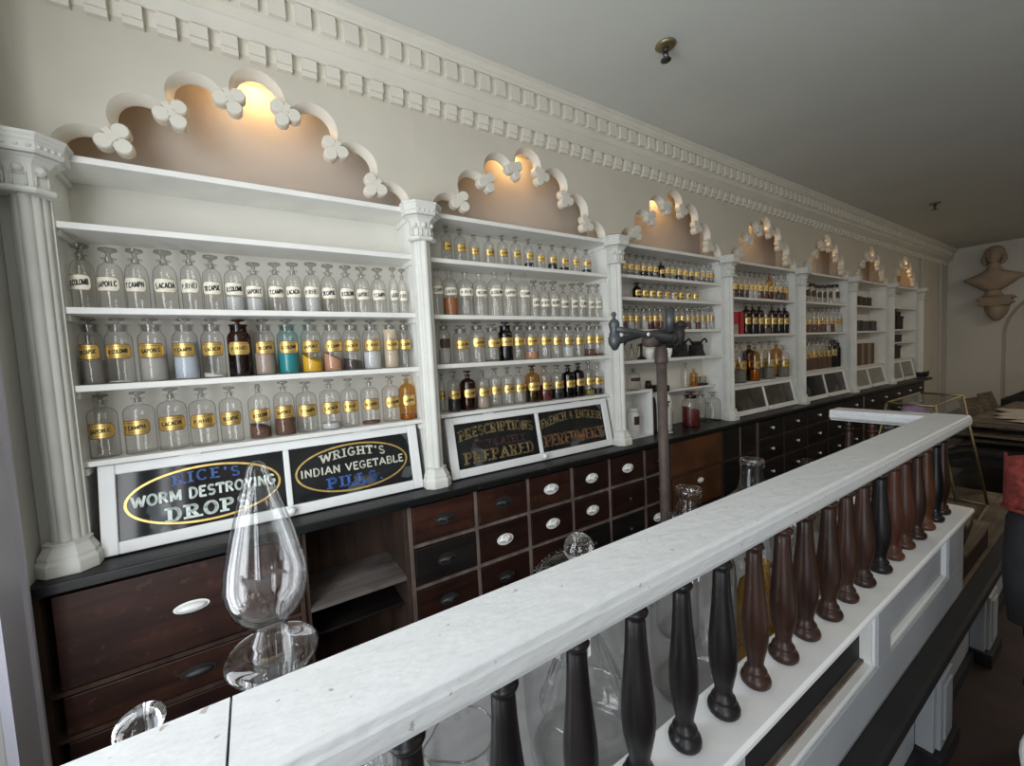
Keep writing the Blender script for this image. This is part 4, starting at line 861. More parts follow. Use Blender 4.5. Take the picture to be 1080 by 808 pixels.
# ------------------------------------------------------------------ iron pole with jointed arms
pole = thing('iron_pole', (2.517, -.60, 0), 'rusty iron pole with jointed swing arms standing before the third bay', 'stand')
MB().lathe([(0, 0), (.13, 0), (.13, .015), (.05, .03), (.04, .06), (0, .06)], n=20).build('flange', M['iron'], pole, world=False)
MB().tube([(0, 0, .03), (0, 0, 1.665)], .0275, 16).build('pipe', M['rust'], pole, world=False)
MB().lathe([(0, 1.585), (.034, 1.585), (.036, 1.60), (.034, 1.655), (.030, 1.67), (.030, 1.70), (0, 1.70)], n=18).build('collar', M['rust'], pole, world=False)
def P3(u, v, y): p = at_y(u, v, y); return (p.x-2.517, p.y+.60, p.z)
# upper arm : from the hinge post at the right to the swivel at the far left, lower arm folds back under it
MB().tube([P3(650, 347, -.62), P3(664, 349.5, -.635), P3(684, 353, -.65), P3(702, 356, -.66), P3(710, 357, -.66)], [.016, .015, .018, .024, .030], 12).build('upper_arm', M['steel'], pole, world=False)
MB().tube([P3(650, 360, -.58), P3(664, 356.5, -.57), P3(682, 351.5, -.54), P3(703, 349, -.50), P3(716, 347.5, -.48)], [.018, .017, .014, .013, .014], 12).build('lower_arm', M['steel'], pole, world=False)
sw = MB(); x, y, z = P3(648, 352, -.60)
sw.lathe([(0, -.085), (.012, -.08), (.030, -.05), (.032, -.02), (.026, -.012), (.026, .0), (.020, .012), (.024, .03), (.028, .05), (.020, .065), (.008, .072), (.008, .088), (.014, .092), (.010, .104), (0, .110)], (x, y, z), 16); sw.build('swivel', M['steel'], pole, world=False)
MB().lathe([(0, 0), (.010, 0), (.010, .006), (0, .006)], P3(683.5, 352.7, -.672), 12, axis=(0, -1, 0)).build('white_disc', M['china'], pole, world=False)
MB().tube([P3(706.5, 350, -.66), P3(706, 325, -.66)], .024, 14).build('upright_post', M['steel'], pole, world=False)
hb = MB(); hb.ball(P3(709, 357, -.66), .036, n=14, m=8); hb.ball(P3(713, 362, -.62), .026, n=12, m=8); hb.tube([P3(716, 370, -.58), P3(716.5, 352, -.58), P3(718, 342, -.58)], [.022, .030, .022], 12); hb.ball(P3(718, 343, -.58), .028, n=12, m=8); hb.build('hinge_casting', M['iron'], pole, world=False)
MB().tube([P3(683, 359.5, -.64), P3(690, 360, -.62), P3(697, 361, -.60)], [.034, .030, .026], 14).build('side_boss', M['rust'], pole, world=False)
MB().tube([P3(697, 362, -.6), P3(706, 365, -.6), P3(713, 365.5, -.6)], [.014, .012, .008], 10).build('lever', M['iron'], pole, world=False)

# ------------------------------------------------------------------ balustrade screen
RY0, RY1, RZ, SZ, XR = -1.622, -1.490, 1.300, .862, 3.305
bal = thing('balustrade_screen', (1.6, -1.56, .48), 'white panelled counter screen with turned dark balusters and chipped white handrail', 'balustrade')
yc = (RY0+RY1)/2
def rail_prof(a0, a1):   # flat top, rolled edges, cavetto and fillet below
    return [(a0+.004, RZ-.004), (a0+.010, RZ), (a1-.010, RZ), (a1-.004, RZ-.004), (a1, RZ-.012), (a1, RZ-.040), (a1-.006, RZ-.046), (a1-.012, RZ-.056), (a0+.014, RZ-.056), (a0+.010, RZ-.048), (a0+.003, RZ-.044), (a0, RZ-.036), (a0, RZ-.016), (a0+.002, RZ-.012)]
MB().prism(rail_prof(RY0, RY1), lambda a, b, d: (d, a, b), .583, XR).build('handrail', M['handrail'], bal, bevel=.0015)
MB().prism(rail_prof(RY0, RY1), lambda a, b, d: (d, a, b), -.02, .5805).build('handrail', M['handrail'], bal, bevel=.0015)
MB().prism(rail_prof(-.066, .060), lambda a, b, d: (XR-.060+a, d, b-.0006), RY1-.004, -1.135).build('return_rail', M['handrail'], bal, bevel=.0015)
BP = [(0, .0), (.028, .0), (.0325, .006), (.0335, .014), (.031, .022), (.025, .027), (.0235, .031), (.0255, .035), (.0235, .040), (.0185, .045), (.018, .060), (.022, .080), (.0275, .110), (.0295, .140), (.0285, .175), (.0245, .215),
      (.0205, .26), (.018, .30), (.0168, .335), (.0155, .340), (.0205, .344), (.0225, .349), (.0205, .354), (.0160, .357), (.0160, .366), (.0185, .369), (.0185, .374), (.0160, .377), (.0165, .392), (.0185, .40), (0, .40)]
hB = RZ-.056-SZ
def baluster(x, y, m_, k=1.0, dx=0):
    p = [(r*k, min(z*hB/.40, hB)) for r, z in BP]
    MB().lathe(p, (x, y, SZ), 20).build('baluster', m_, bal)
bx_ = [.20, .335, .475, .615, .755, .895, 1.035, 1.172, 1.309, 1.441, 1.575, 1.711, 1.846, 1.985, 2.121, 2.26, 2.40, 2.54, 2.675, 2.808, 2.94, 3.07, 3.196]
tone = ['balblack']*8 + ['balblack', 'balblack', 'balbrown', 'balbrown', 'balbrown', 'balbrown', 'balbrown', 'balbrown', 'balblack', 'balred', 'balred', 'balbrown', 'balamber', 'balblack', 'balbrown']
for q, x in enumerate(bx_): baluster(x, -1.552+random.uniform(-.003, .003), M[tone[q]], random.uniform(.95, 1.06))
for y, tn in ((-1.20, 'balbrown'), (-1.295, 'balred'), (-1.40, 'balblack')): baluster(XR-.063, y, M[tn], .92)
sp = [(-1.625, SZ-.006), (-1.619, SZ), (-1.500, SZ), (-1.494, SZ-.006), (-1.494, SZ-.045), (-1.604, SZ-.045), (-1.608, SZ-.036), (-1.618, SZ-.030), (-1.622, SZ-.022), (-1.625, SZ-.016)]
MB().sweep(sp, -.02, XR+.06).build('sill', M['sill'], bal, bevel=.001)
MB().prism([(-.066, SZ-.001), (.062, SZ-.001), (.062, SZ-.045), (-.066, SZ-.045)], lambda a, b, d: (XR-.06+a, d, b), -1.4935, -1.12).build('sill', M['sill'], bal, bevel=.002)
ZP0, ZP1 = .482, SZ-.045
pf = MB(); yf, yb_ = -1.598, -1.560
pan = [(.02, .56), (.68, 1.33), (1.44, 2.235), (2.35, 3.085)]; za, zb = .612, .800
edges = [-.02]
pf.box(-.02, XR+.03, yf, yb_, ZP0, za).box(-.02, XR+.03, yf, yb_, zb, ZP1)
prev = -.02
for a, b in pan: pf.box(prev, a, yf, yb_, za, zb); prev = b
pf.box(prev, XR+.03, yf, yb_, za, zb)
pf.build('panel_frame', M['panelp'], bal, bevel=.0015)
for q, (a, b) in enumerate(pan):
    mo_ = MB()
    for (x0, x1, z0, z1) in ((a, b, za, za+.016), (a, b, zb-.016, zb), (a, a+.016, za+.016, zb-.016), (b-.016, b, za+.016, zb-.016)): mo_.box(x0, x1, yf+.006, yb_+.012, z0, z1)
    mo_.build('panel_moulding', M['sash'], bal, bevel=.004)
    if q == 2:
        MB().box(a+.016, b-.016, yf+.040, yf+.050, za+.0, zb).build('dark_panel', M['dark'], bal)
        MB().box(b-.030, b-.0165, yf+.010, yf+.0395, za+.017, zb-.017).build('jamb', M['sash'], bal); MB().box(a+.017, b-.031, yf+.028, yf+.0395, za+.017, za+.026).build('bead', M['rail'], bal)
    else: MB().box(a+.016, b-.016, yf+.022, yf+.032, za+.0, zb).build('panel', M['panelp'], bal)
MB().box(XR+.03-.03, XR+.03, -1.559, -1.14, ZP0, ZP1).build('end_panel', M['panelp'], bal, bevel=.0015)

# ------------------------------------------------------------------ customer counter carrying the screen
ct = thing('shop_counter', (2.0, -1.45, 0), 'low counter under the balustrade screen, black edged with white pilasters', 'counter')
ep = [(-1.60, .478), (-1.654, .478), (-1.664, .470), (-1.664, .435), (-1.652, .42), (-1.648, .395), (-1.632, .372), (-1.60, .365)]
MB().sweep(ep, -.02, 5.2).build('black_edge', M['dark'], ct, bevel=.002)
MB().box(-.02, 3.34, -1.599, -.80, .430, .480).build('top', M['marble'], ct)
MB().box(3.341, 5.2, -1.599, -.80, .430, .480).build('top', M['board'], ct)
MB().box(-.02, 5.2, -1.58, -1.56, .02, .43).build('front_panel', M['panelp'], ct)
MB().box(-.02, 5.2, -.84, -.82, .0, .43).build('back_board', M['carc'], ct)
for q, x in enumerate((.35, 1.15, 1.95, 2.82, 3.72, 4.62)):
    c = MB().box(x-.12, x+.12, -1.632, -1.581, .07, .364).box(x-.085, x+.085, -1.645, -1.631, .07, .345).box(x-.05, x+.05, -1.652, -1.644, .10, .32).build('pilaster', M['panelp'], ct, bevel=.003)
    MB().box(x-.13, x+.13, -1.66, -1.581, .0, .07).build('foot', M['dark'], ct, bevel=.004)
MB().box(-.02, 5.2, -1.600, -1.5805, .0, .055).build('plinth', M['dark'], ct)
for q, (x0, x1, y0, y1, z0, z1, rz, lab_) in enumerate(((3.42, 3.98, -1.585, -1.33, .4805, .62, 0, 'long brown wooden box on the counter past the end of the screen'), (3.50, 3.86, -1.56, -1.36, .6255, .73, .08, 'smaller brown wooden box stacked past the end of the screen'))):
    t = thing('wooden_box', ((x0+x1)/2, (y0+y1)/2, z0), lab_, 'box', 'brown boxes past the end of the screen', rz)
    w_, d_, h_ = x1-x0, y1-y0, z1-z0
    MB().box(-w_/2, w_/2, -d_/2, d_/2, 0, h_-.02).build('body', M['mahd'], t, world=False, bevel=.003); MB().box(-w_/2-.01, w_/2+.01, -d_/2-.01, d_/2+.01, h_-.02, h_).build('lid', M['board'], t, world=False, bevel=.003)

# inner stand behind the screen carrying the show jars
tb = thing('display_stand', (1.4, -1.17, .48), 'low grey board stand behind the balusters carrying the big glass jars', 'stand')
MB().box(.06, 3.18, -1.475, -.86, .585, .615).build('top', M['marble'], tb, bevel=.003)
for x in (.10, 1.62, 3.14): MB().box(x-.02, x+.02, -1.46, -.88, .4805, .585).build('support', M['marble'], tb)
TZ = .6155
def lathe_part(t, name, prof, m_, n=40, **k): return MB().lathe(prof, n=n, **k).build(name, m_, t, world=False)
# A : tall show jar with teardrop stopper
ja = thing('show_jar', (.622, -1.25, TZ), 'tall glass show jar with big teardrop stopper, in front of the worm drops sign', 'jar', 'glass show jars behind the screen')
z0 = 1.118-TZ
lathe_part(ja, 'body', [(0, 0), (.088, 0), (.094, .01), (.096, .30), (.096, z0-.12), (.093, z0-.075), (.080, z0-.035), (.058, z0-.008), (.047, z0+.012), (.046, z0+.045)], M['gh'])
lathe_part(ja, 'flange', [(.047, z0+.046), (.064, z0+.048), (.0695, z0+.058), (.0690, z0+.068), (.062, z0+.076), (.040, z0+.080), (.034, z0+.072), (.034, z0-.01)], M['gh'])
s0 = z0+.060
lathe_part(ja, 'stopper', [(0, s0-.065), (.026, s0-.062), (.030, s0), (.033, s0+.010), (.028, s0+.022), (.031, s0+.030), (.024, s0+.042), (.0215, s0+.052), (.024, s0+.058), (.036, s0+.066), (.052, s0+.085), (.0605, s0+.115), (.0615, s0+.135), (.057, s0+.165), (.047, s0+.205), (.035, s0+.250), (.024, s0+.288), (.017, s0+.308), (.0155, s0+.316), (.012, s0+.325), (.006, s0+.330), (0, s0+.331)], M['gh'], 48)
sb = MB().lathe([(0, s0+.066), (.030, s0+.070), (.047, s0+.090), (.0555, s0+.118), (.0565, s0+.135), (.052, s0+.163), (.042, s0+.203), (.030, s0+.247), (.018, s0+.280), (.008, s0+.296), (0, s0+.299)], n=40).build('stopper_hollow', M['gh'], ja, world=False)
# B : round jar with oval stopper
jb = thing('show_jar', (.468, -1.33, TZ), 'round glass jar with solid oval stopper at the left end of the handrail', 'jar', 'glass show jars behind the screen')
zt = 1.160-TZ
lathe_part(jb, 'body', [(0, 0), (.064, 0), (.072, .01), (.074, .2), (.074, zt-.06), (.069, zt-.025), (.055, zt-.006), (.02, zt), (.014, zt+.004)], M['gh'])
lathe_part(jb, 'stopper_neck', [(0, zt+.0045), (.020, zt+.005), (.024, zt+.009), (.012, zt+.016), (0, zt+.016)], M['gh'], 24)
o = MB().ball((0, 0, 0), .029, .022, .024, 28, 18).build('stopper', M['crystal'], jb, world=False); o.location = (0, 0, zt+.038); o.rotation_euler = (.2, -.55, 0)
# C : large lidded jar with ball stopper, a ribbed funnel standing inside
jc = thing('show_jar', (1.300, -1.26, TZ), 'large wide glass jar with etched domed lid and ball knob, midway along the handrail', 'jar', 'glass show jars behind the screen')
zl = 1.045-TZ
lathe_part(jc, 'body', [(0, .0), (.135, 0), (.15, .012), (.158, .10), (.162, .22), (.158, .32), (.145, zl-.04), (.132, zl-.012), (.130, zl)], M['gh'], 56)
lathe_part(jc, 'foot_ring', [(.10, .004), (.125, .004), (.128, .016), (.115, .022), (.10, .018)], M['gh'], 48)
lathe_part(jc, 'lid', [(.134, zl), (.137, zl+.006), (.135, zl+.014), (.122, zl+.040), (.098, zl+.066), (.066, zl+.082), (.034, zl+.088), (.016, zl+.090)], M['gs'], 48)
bd = MB()
for rr, zz in ((.122, zl+.043), (.110, zl+.057), (.096, zl+.070)):
    for q in range(44): a = 2*PI*q/44; bd.ball((rr*math.cos(a), rr*math.sin(a), zz), .0032, n=6, m=4)
bd.build('etched_band', M['gs'], jc, world=False)
o = MB().ball((0, 0, 0), .039, n=28, m=18).build('knob', M['crystal'], jc, world=False); o.location = (0, 0, zl+.116)
fu = thing('glass_funnel', (1.305, -1.255, TZ+.13), 'ribbed glass funnel upside down inside the large lidded jar', 'funnel')
mb = MB(); n = 48; vs = []; prof = [(.118, 0), (.112, .010), (.085, .085), (.055, .155), (.024, .205), (.018, .30)]
for r, z in prof: vs += [((r*(1+.03*(q % 2)))*math.cos(2*PI*q/n), (r*(1+.03*(q % 2)))*math.sin(2*PI*q/n), z) for q in range(n)]
mb.add(vs, [(j*n+q, j*n+(q+1) % n, (j+1)*n+(q+1) % n, (j+1)*n+q) for j in range(len(prof)-1) for q in range(n)], False); mb.build('cone', M['gh'], fu, world=False)
lathe_part(fu, 'rim', [(.118, -.004), (.122, 0), (.118, .004)], M['gh'], 40)
# D, E : carboys
def carboy(x, y, top, r, nr, label, gm='gh', body=None):
    h = top-TZ; t = thing('glass_carboy', (x, y, TZ), label, 'bottle', 'glass carboys behind the screen'); nl = .115
    lathe_part(t, 'body', [(0, 0), (r*.9, 0), (r, .02), (r, h-nl-.15), (r*.97, h-nl-.10), (r*.82, h-nl-.045), (r*.5, h-nl-.012), (nr*1.25, h-nl+.004), (nr*1.1, h-nl+.03), (nr*.86, h-.028)], M[gm], 40)
    lathe_part(t, 'lip', [(nr*.86, h-.028), (nr*1.02, h-.022), (nr*1.06, h-.010), (nr*.98, h), (nr*.75, h), (nr*.68, h-.02)], M[gm], 28)
    return t
carboy(1.706, -1.30, 1.240, .125, .036, 'glass carboy with tapered open neck, left of the taller carboy')
carboy(2.071, -1.30, 1.262, .125, .038, 'tallest glass carboy with thick open neck, before the dark drawers')
t = carboy(1.885, -1.12, 1.060, .075, .022, 'small glass bottle between the two carboys')
# further jars seen between the balusters
t = simple('glass_jar', [(0, 0), (.055, 0), (.060, .012), (.060, .27), (.052, .31), (.032, .335), (.030, .37), (.038, .38), (.030, .385)], 1.888, -1.408, TZ, M['gam'], 'amber stained jar seen between the brown balusters', 'jar', [('contents', [(0, .004), (.056, .012), (.056, .09), (0, .10)], POW['dust'])], n=36)
simple('glass_jar', [(0, 0), (.09, 0), (.10, .015), (.10, .33), (.085, .37), (.055, .39), (.052, .42), (.065, .43), (.05, .435)], 2.42, -1.30, TZ, M['gh'], 'clear shouldered jar behind the middle of the baluster row', 'jar', [('lid', [(0, .437), (.06, .437), (.064, .452), (.03, .47), (0, .475)], M['gs'])], n=36)
simple('glass_jar', [(0, 0), (.075, 0), (.085, .015), (.085, .38), (.07, .41), (.03, .43), (.03, .46), (.042, .465), (.028, .47)], 2.70, -1.22, TZ, M['gh'], 'slim clear jar behind the red brown balusters', 'jar', [('stopper', [(0, .44), (.028, .47), (.032, .49), (.018, .52), (0, .525)], M['gs'])], n=36)
# paper rolls between balusters
for q, (x, y, r, L_, m_, lab_) in enumerate(((2.53, -1.41, .045, .34, 'paper', 'crumpled patterned paper roll standing behind the balusters'), (2.86, -1.36, .04, .30, 'board', 'brown paper roll standing behind the balusters'))):
    t = thing('paper_roll', (x, y, TZ), lab_, 'paper'); mb = MB(); n = 22; vs = []
    rnd = random.Random(q)
    for k in range(9): vs += [((r*(1+.12*rnd.uniform(-1, 1)))*math.cos(2*PI*i/n), (r*(1+.12*rnd.uniform(-1, 1)))*math.sin(2*PI*i/n), L_*k/8) for i in range(n)]
    mb.add(vs, [(j*n+i, j*n+(i+1) % n, (j+1)*n+(i+1) % n, (j+1)*n+i) for j in range(8) for i in range(n)], False); mb.build('sheet', M[m_], t, world=False)
    MB().tube([(r*1.13*math.cos(2*PI*i/20), r*1.13*math.sin(2*PI*i/20), L_*.55) for i in range(21)], .004, 6, False).build('band', M['ink'], t, world=False)
# G : beaker with spout, and cut glass jar beside it
bk = thing('glass_beaker', (.893, -1.405, TZ), 'plain glass beaker with pouring spout below the handrail', 'beaker')
hb_ = 1.005-TZ; mb = MB(); n = 48; vs = []
prof = [(0.001, 0), (.046, 0), (.051, .006), (.052, .05), (.052, hb_-.03), (.053, hb_-.006), (.0545, hb_)]
for r, z in prof:
    for q in range(n):
        a = 2*PI*q/n; f_ = max(0, math.cos(a-PI*1.02))**14 * max(0, (z-hb_+.06)/.06); rr = r*(1+.42*f_); vs.append((rr*math.cos(a), rr*math.sin(a), z+.006*f_))
mb.add(vs, [(j*n+q, j*n+(q+1) % n, (j+1)*n+(q+1) % n, (j+1)*n+q) for j in range(len(prof)-1) for q in range(n)], True); mb.build('vessel', M['g'], bk, world=False)
MB().tube([((.0535*(1+.42*max(0, math.cos(2*PI*q/48-PI*1.02))**14))*math.cos(2*PI*q/48), (.0535*(1+.42*max(0, math.cos(2*PI*q/48-PI*1.02))**14))*math.sin(2*PI*q/48), hb_+.001+.006*max(0, math.cos(2*PI*q/48-PI*1.02))**14) for q in range(49)], .0017, 6, False).build('rim', M['gs'], bk, world=False)
cg = thing('cut_glass_jar', (.768, -1.345, TZ), 'cut glass jar with faceted shoulder left of the plain beaker', 'jar'); cg.scale = (.70, .70, 1); hc = 1.00-TZ
lathe_part(cg, 'body', [(0, 0), (.07, 0), (.085, .01), (.088, hc-.10), (.080, hc-.04), (.05, hc-.01), (.045, hc)], M['gh'], 36)
fc = MB()
for row_ in range(4):
    for q in range(16): a = 2*PI*(q+.5*(row_ % 2))/16; r = .089-.006*row_; fc.ball((r*math.cos(a), r*math.sin(a), hc-.13+.028*row_), .012, .012, .013, 6, 4)
fc.sm = [False]*len(fc.sm); fc.build('facets', M['gh'], cg, world=False)
lathe_part(cg, 'lid', [(0, hc+.03), (.02, hc+.028), (.045, hc+.012), (.05, hc+.002), (.048, hc)], M['gh'], 28)

# ------------------------------------------------------------------ glass showcase beyond the screen
sc_ = thing('glass_showcase', (4.38, -1.255, .48), 'brass edged glass showcase with sloping sides past the end of the screen', 'showcase')
tp = [(4.04, -1.140), (3.97, -1.370), (4.66, -1.366), (4.76, -1.136)]; bt = [(4.00, -1.02), (3.97, -1.50), (4.76, -1.475), (4.86, -1.02)]; zt_, zb_ = 1.250, .500
for q in range(4):
    a, b = tp[q], tp[(q+1) % 4]; c, d = bt[q], bt[(q+1) % 4]
    MB().tube([(a[0], a[1], zt_), (c[0], c[1], zb_)], .0075, 4).build('corner_post', M['brass'], sc_)
    MB().tube([(a[0], a[1], zt_), (b[0], b[1], zt_)], .0075, 4).build('top_rail', M['brass'], sc_)
    MB().tube([(c[0], c[1], zb_-.006), (d[0], d[1], zb_-.006)], .009, 4).build('bottom_rail', M['brass'], sc_)
    MB().add([(a[0], a[1], zt_), (b[0], b[1], zt_), (d[0], d[1], zb_), (c[0], c[1], zb_)], [(0, 1, 2, 3)]).build('side_glass', M['gpane'], sc_, fix=False)
MB().add([(x, y, zt_) for x, y in tp], [(0, 1, 2, 3)]).build('top_glass', M['gpane'], sc_, fix=False)
def bundle(x, y, z, rx, ry, rz_, m_, label, cat='cloth', name='folded_cloth', seed=1):
    t = thing(name, (x, y, z), label, cat); rnd = random.Random(seed); mb = MB(); n, m = 22, 10; vs = []
    for j in range(m+1):
        for q in range(n):
            ph = PI*j/m; f_ = 1+.13*math.sin(3*q*2*PI/n+j)+rnd.uniform(-.06, .06); z_ = -math.cos(ph)
            vs.append((rx*f_*math.sin(ph)*math.cos(2*PI*q/n), ry*f_*math.sin(ph)*math.sin(2*PI*q/n), rz_*max(-.9, z_)*(1+.08*f_)+rz_))
    mb.add(vs, [(j*n+q, j*n+(q+1) % n, (j+1)*n+(q+1) % n, (j+1)*n+q) for j in range(m) for q in range(n)], True); mb.build('drape', M[m_], t, world=False, sub=1)
    MB().tube([(rx*.98*math.cos(2*PI*q/20), ry*.98*math.sin(2*PI*q/20), rz_*1.05) for q in range(21)], .006, 6, False).build('hem', M[m_], t, world=False)
bundle(4.22, -1.22, 1.0855, .10, .06, .075, 'lilac', 'lilac cloth bundle on the upper shelf inside the glass showcase', seed=3)
bundle(4.18, -1.22, .9455, .10, .06, .062, 'redcloth', 'red cloth bundle on the lower shelf inside the glass showcase', seed=4)
for zz in (.735, .945, 1.085): MB().box(4.02, 4.72, -1.37, -1.13, zz-.008, zz).build('shelf', M['gpane'], sc_)
bx = thing('carton', (4.50, -1.25, .9455), 'pale carton inside the glass showcase, beside the lilac cloth', 'box'); MB().box(-.07, .07, -.05, .05, .001, .105).build('body', M['paper'], bx, world=False, bevel=.003); MB().box(-.072, .072, -.052, .052, .105, .112).build('lid', M['paper'], bx, world=False)

# ------------------------------------------------------------------ far table with boards and paper
ft = thing('table', (7.2, -1.35, 0), 'dark wooden table in the far corner heaped with boards and papers', 'table')
MB().box(5.9, 9.5, -2.3, -.62, .60, .64).build('top', M['blackw'], ft, bevel=.004)
MB().box(5.98, 9.42, -2.22, -.70, .50, .60).build('apron', M['blackw'], ft)
for x in (6.0, 9.4):
    for y in (-2.2, -.72): MB().lathe([(0, 0), (.03, 0), (.035, .2), (.028, .35), (.04, .45), (.04, .5), (0, .5)], (x, y, 0), 12).build('leg', M['blackw'], ft)
rnd = random.Random(11); zz = .6405
for q in range(7):
    L_, w_ = rnd.uniform(1.3, 2.1), rnd.uniform(.5, .9); h_ = rnd.uniform(.012, .03)
    t = thing('board', (7.2+rnd.uniform(-.2, .2), -1.5+rnd.uniform(-.2, .2), zz), ['lowest', 'second', 'third', 'fourth', 'fifth', 'sixth', 'topmost'][q] + ' flat brown board in the heap on the far table', 'board', 'heap of boards on the far table', rnd.uniform(-.12, .12))
    MB().box(-L_/2, L_/2, -w_/2, w_/2, 0, h_).build('plank', M['board'], t, world=False); MB().box(-L_/2+.05, -L_/2+.10, -w_/2+.02, w_/2-.02, h_, h_+.004).build('cleat', M['carc'], t, world=False); zz += h_+.006
zh = zz
for q in range(5):
    t = thing('paper_sheet', (6.6+.22*q, -1.42+rnd.uniform(-.15, .12), zh+.004*q), ['nearest', 'second', 'middle', 'fourth', 'farthest'][q]+' loose sheet of old paper on top of the heaped boards', 'paper', 'loose papers on the far table', rnd.uniform(-.6, .6))
    mb = MB(); vs = [(-.16+.32*i/6, -.11+.22*j/4, .004+.004*math.sin(i*1.3+j+q)) for i in range(7) for j in range(5)]; mb.add(vs, [(i*5+j, (i+1)*5+j, (i+1)*5+j+1, i*5+j+1) for i in range(6) for j in range(4)], True)
    o = mb.build('sheet', M['paper'], t, world=False); so = o.modifiers.new('thick', 'SOLIDIFY'); so.thickness = .002
def lean(p0, p1, w_, th, label):
    p0 = (p0[0], p0[1], p0[2]+.02); t = thing('plank', p0, label, 'plank', 'planks leaning by the end wall'); d = Vector(p1)-Vector(p0); q = Vector((0, 0, 1)).rotation_difference(d.normalized())
    t.rotation_mode = 'QUATERNION'; t.rotation_quaternion = q; L_ = d.length
    MB().box(-th/2, th/2, -w_/2, w_/2, 0, L_).build('plank_board', M['board'], t, world=False, bevel=.003); MB().box(-th/2-.006, th/2+.006, -w_/2, w_/2, L_-.05, L_-.03).build('batten', M['board'], t, world=False)
def at_x(u, v, x): d = ray(u, v); return CAM + d*((x-CAM.x)/d.x)
p0 = at_z(1052, 447, .645); lean(p0, at_x(1038, 415, p0.x+.45), .13, .03, 'brown plank leaning left beside the recess in the end wall')
p0 = at_z(1031, 449, .645); lean(p0, at_x(1021, 421, p0.x+.45), .16, .03, 'wider brown plank leaning between the showcase and the end wall')
a = at_x(1056, 441, 9.0); hd = thing('hipped_lid', (9.0, a.y-.46, .8065), 'black box with sloping lid on the far table under the recess', 'box')
MB().hexa([(-.2, -.5, 0), (.2, -.5, 0), (.2, .42, 0), (-.2, .42, 0), (-.1, -.4, .22), (.1, -.4, .22), (.1, .10, .22), (-.1, .10, .22)]).build('lid', M['blackw'], hd, world=False, bevel=.006); MB().box(-.22, .22, -.52, .44, -.165, -.001).build('box', M['blackw'], hd, world=False)

# ------------------------------------------------------------------ bust on its bracket, high on the end wall
bu = thing('bust', (11.45, -.575, 2.50), 'brown plaster bust of a draped man on a bracket high on the end wall', 'sculpture')
# body faces -x ; local x is toward the wall, y sideways
mb = MB(); n = 28
sec = [(-.10, .10, .08), (-.06, .15, .105), (.0, .22, .13), (.05, .29, .14), (.09, .335, .14), (.125, .34, .125), (.15, .30, .125), (.175, .235, .125), (.205, .165, .12), (.235, .112, .105), (.265, .084, .09), (.30, .074, .082), (.36, .074, .082)]
vs = []
for z, hy, hx in sec:
    for q in range(n):
        a = 2*PI*q/n; fold = 1+.035*math.sin(6*a+z*40)*(1 if z < .2 else .2); vs.append((-hx*math.cos(a)*fold, hy*math.sin(a)*fold, z))
mb.add(vs, [(j*n+q, j*n+(q+1) % n, (j+1)*n+(q+1) % n, (j+1)*n+q) for j in range(len(sec)-1) for q in range(n)] + [tuple(range(n-1, -1, -1))], True)
# head : one surface with brow, nose, mouth and chin
hn, hm = 30, 22; vs = []; hz, ry_, rx_, rz_ = .485, .098, .120, .150
for j in range(hm+1):
    ph = PI*j/hm
    for q in range(hn):
        a = 2*PI*q/hn; z = -math.cos(ph); s = math.sin(ph); f = math.cos(a); y = math.sin(a)*s*ry_; x = -f*s*rx_; tp_ = 1-.22*max(0, -z)
        y *= tp_
        fr = max(0, f)
        nose = .034*math.exp(-((a if a < PI else a-2*PI)/.20)**2)*math.exp(-((z+.10)/.22)**2)
        brow = .012*math.exp(-((z-.18)/.10)**2)*fr**2; eye = -.014*(math.exp(-((abs(a if a < PI else a-2*PI)-.45)/.2)**2))*math.exp(-((z-.06)/.09)**2)
        mouth = .010*math.exp(-((z+.48)/.06)**2)*fr**6 - .008*math.exp(-((z+.40)/.03)**2)*fr**6; chin = .016*math.exp(-((z+.74)/.14)**2)*fr**4
        vs.append((x-(nose+brow+eye+mouth+chin), y, hz+z*rz_))
mb.add(vs, [(j*hn+q, j*hn+(q+1) % hn, (j+1)*hn+(q+1) % hn, (j+1)*hn+q) for j in range(hm) for q in range(hn)], True)
mb.build('figure', M['stone'], bu, world=False)
hr = MB()
hr.ball((.030, 0, .545), .118, .118, .112, 24, 14)
for sy in (-1, 1):
    for z, oy, r in ((.50, .100, .036), (.455, .112, .040), (.41, .112, .038), (.375, .098, .030)): hr.ball((.02, sy*oy, z), .055, r, .034, 14, 8)
hr.ball((.07, 0, .43), .07, .10, .12, 16, 10); hr.build('hair', M['stone'], bu, world=False)
MB().lathe([(0, -.20), (.12, -.20), (.13, -.185), (.10, -.165), (.085, -.13), (.09, -.10), (0, -.10)], n=24).build('socle', M['stone'], bu, world=False)
br = thing('wall_bracket', (11.50, -.60, 2.30), 'brown plaster bracket carrying the bust', 'bracket')
mb = MB(); 
for z0, z1, hy, hx in ((-.02, -.0005, .19, .115), (-.05, -.02, .215, .118), (-.10, -.05, .18, .11), (-.13, -.10, .20, .115), (-.16, -.13, .165, .105)): mb.box(-hx, .119, -hy, hy, z0, z1)
mb.build('abacus', M['stone'], br, world=False, bevel=.008)
n = 14; vs = []; lv = [(-.16, .150, .10), (-.24, .135, .105), (-.32, .11, .085), (-.38, .07, .05), (-.42, .03, .02)]
for z, hy, hx in lv: vs += [(.119-(hx+.119-.0)*math.sin(PI*q/(n-1)), -hy*math.cos(PI*q/(n-1)), z) for q in range(n)]
MB().add(vs, [(j*n+q, j*n+(q+1) % n, (j+1)*n+(q+1) % n, (j+1)*n+q) for j in range(len(lv)-1) for q in range(n)] + [tuple(range(n)), tuple((len(lv)-1)*n+q for q in range(n))], True).build('corbel', M['stone'], br, world=False)

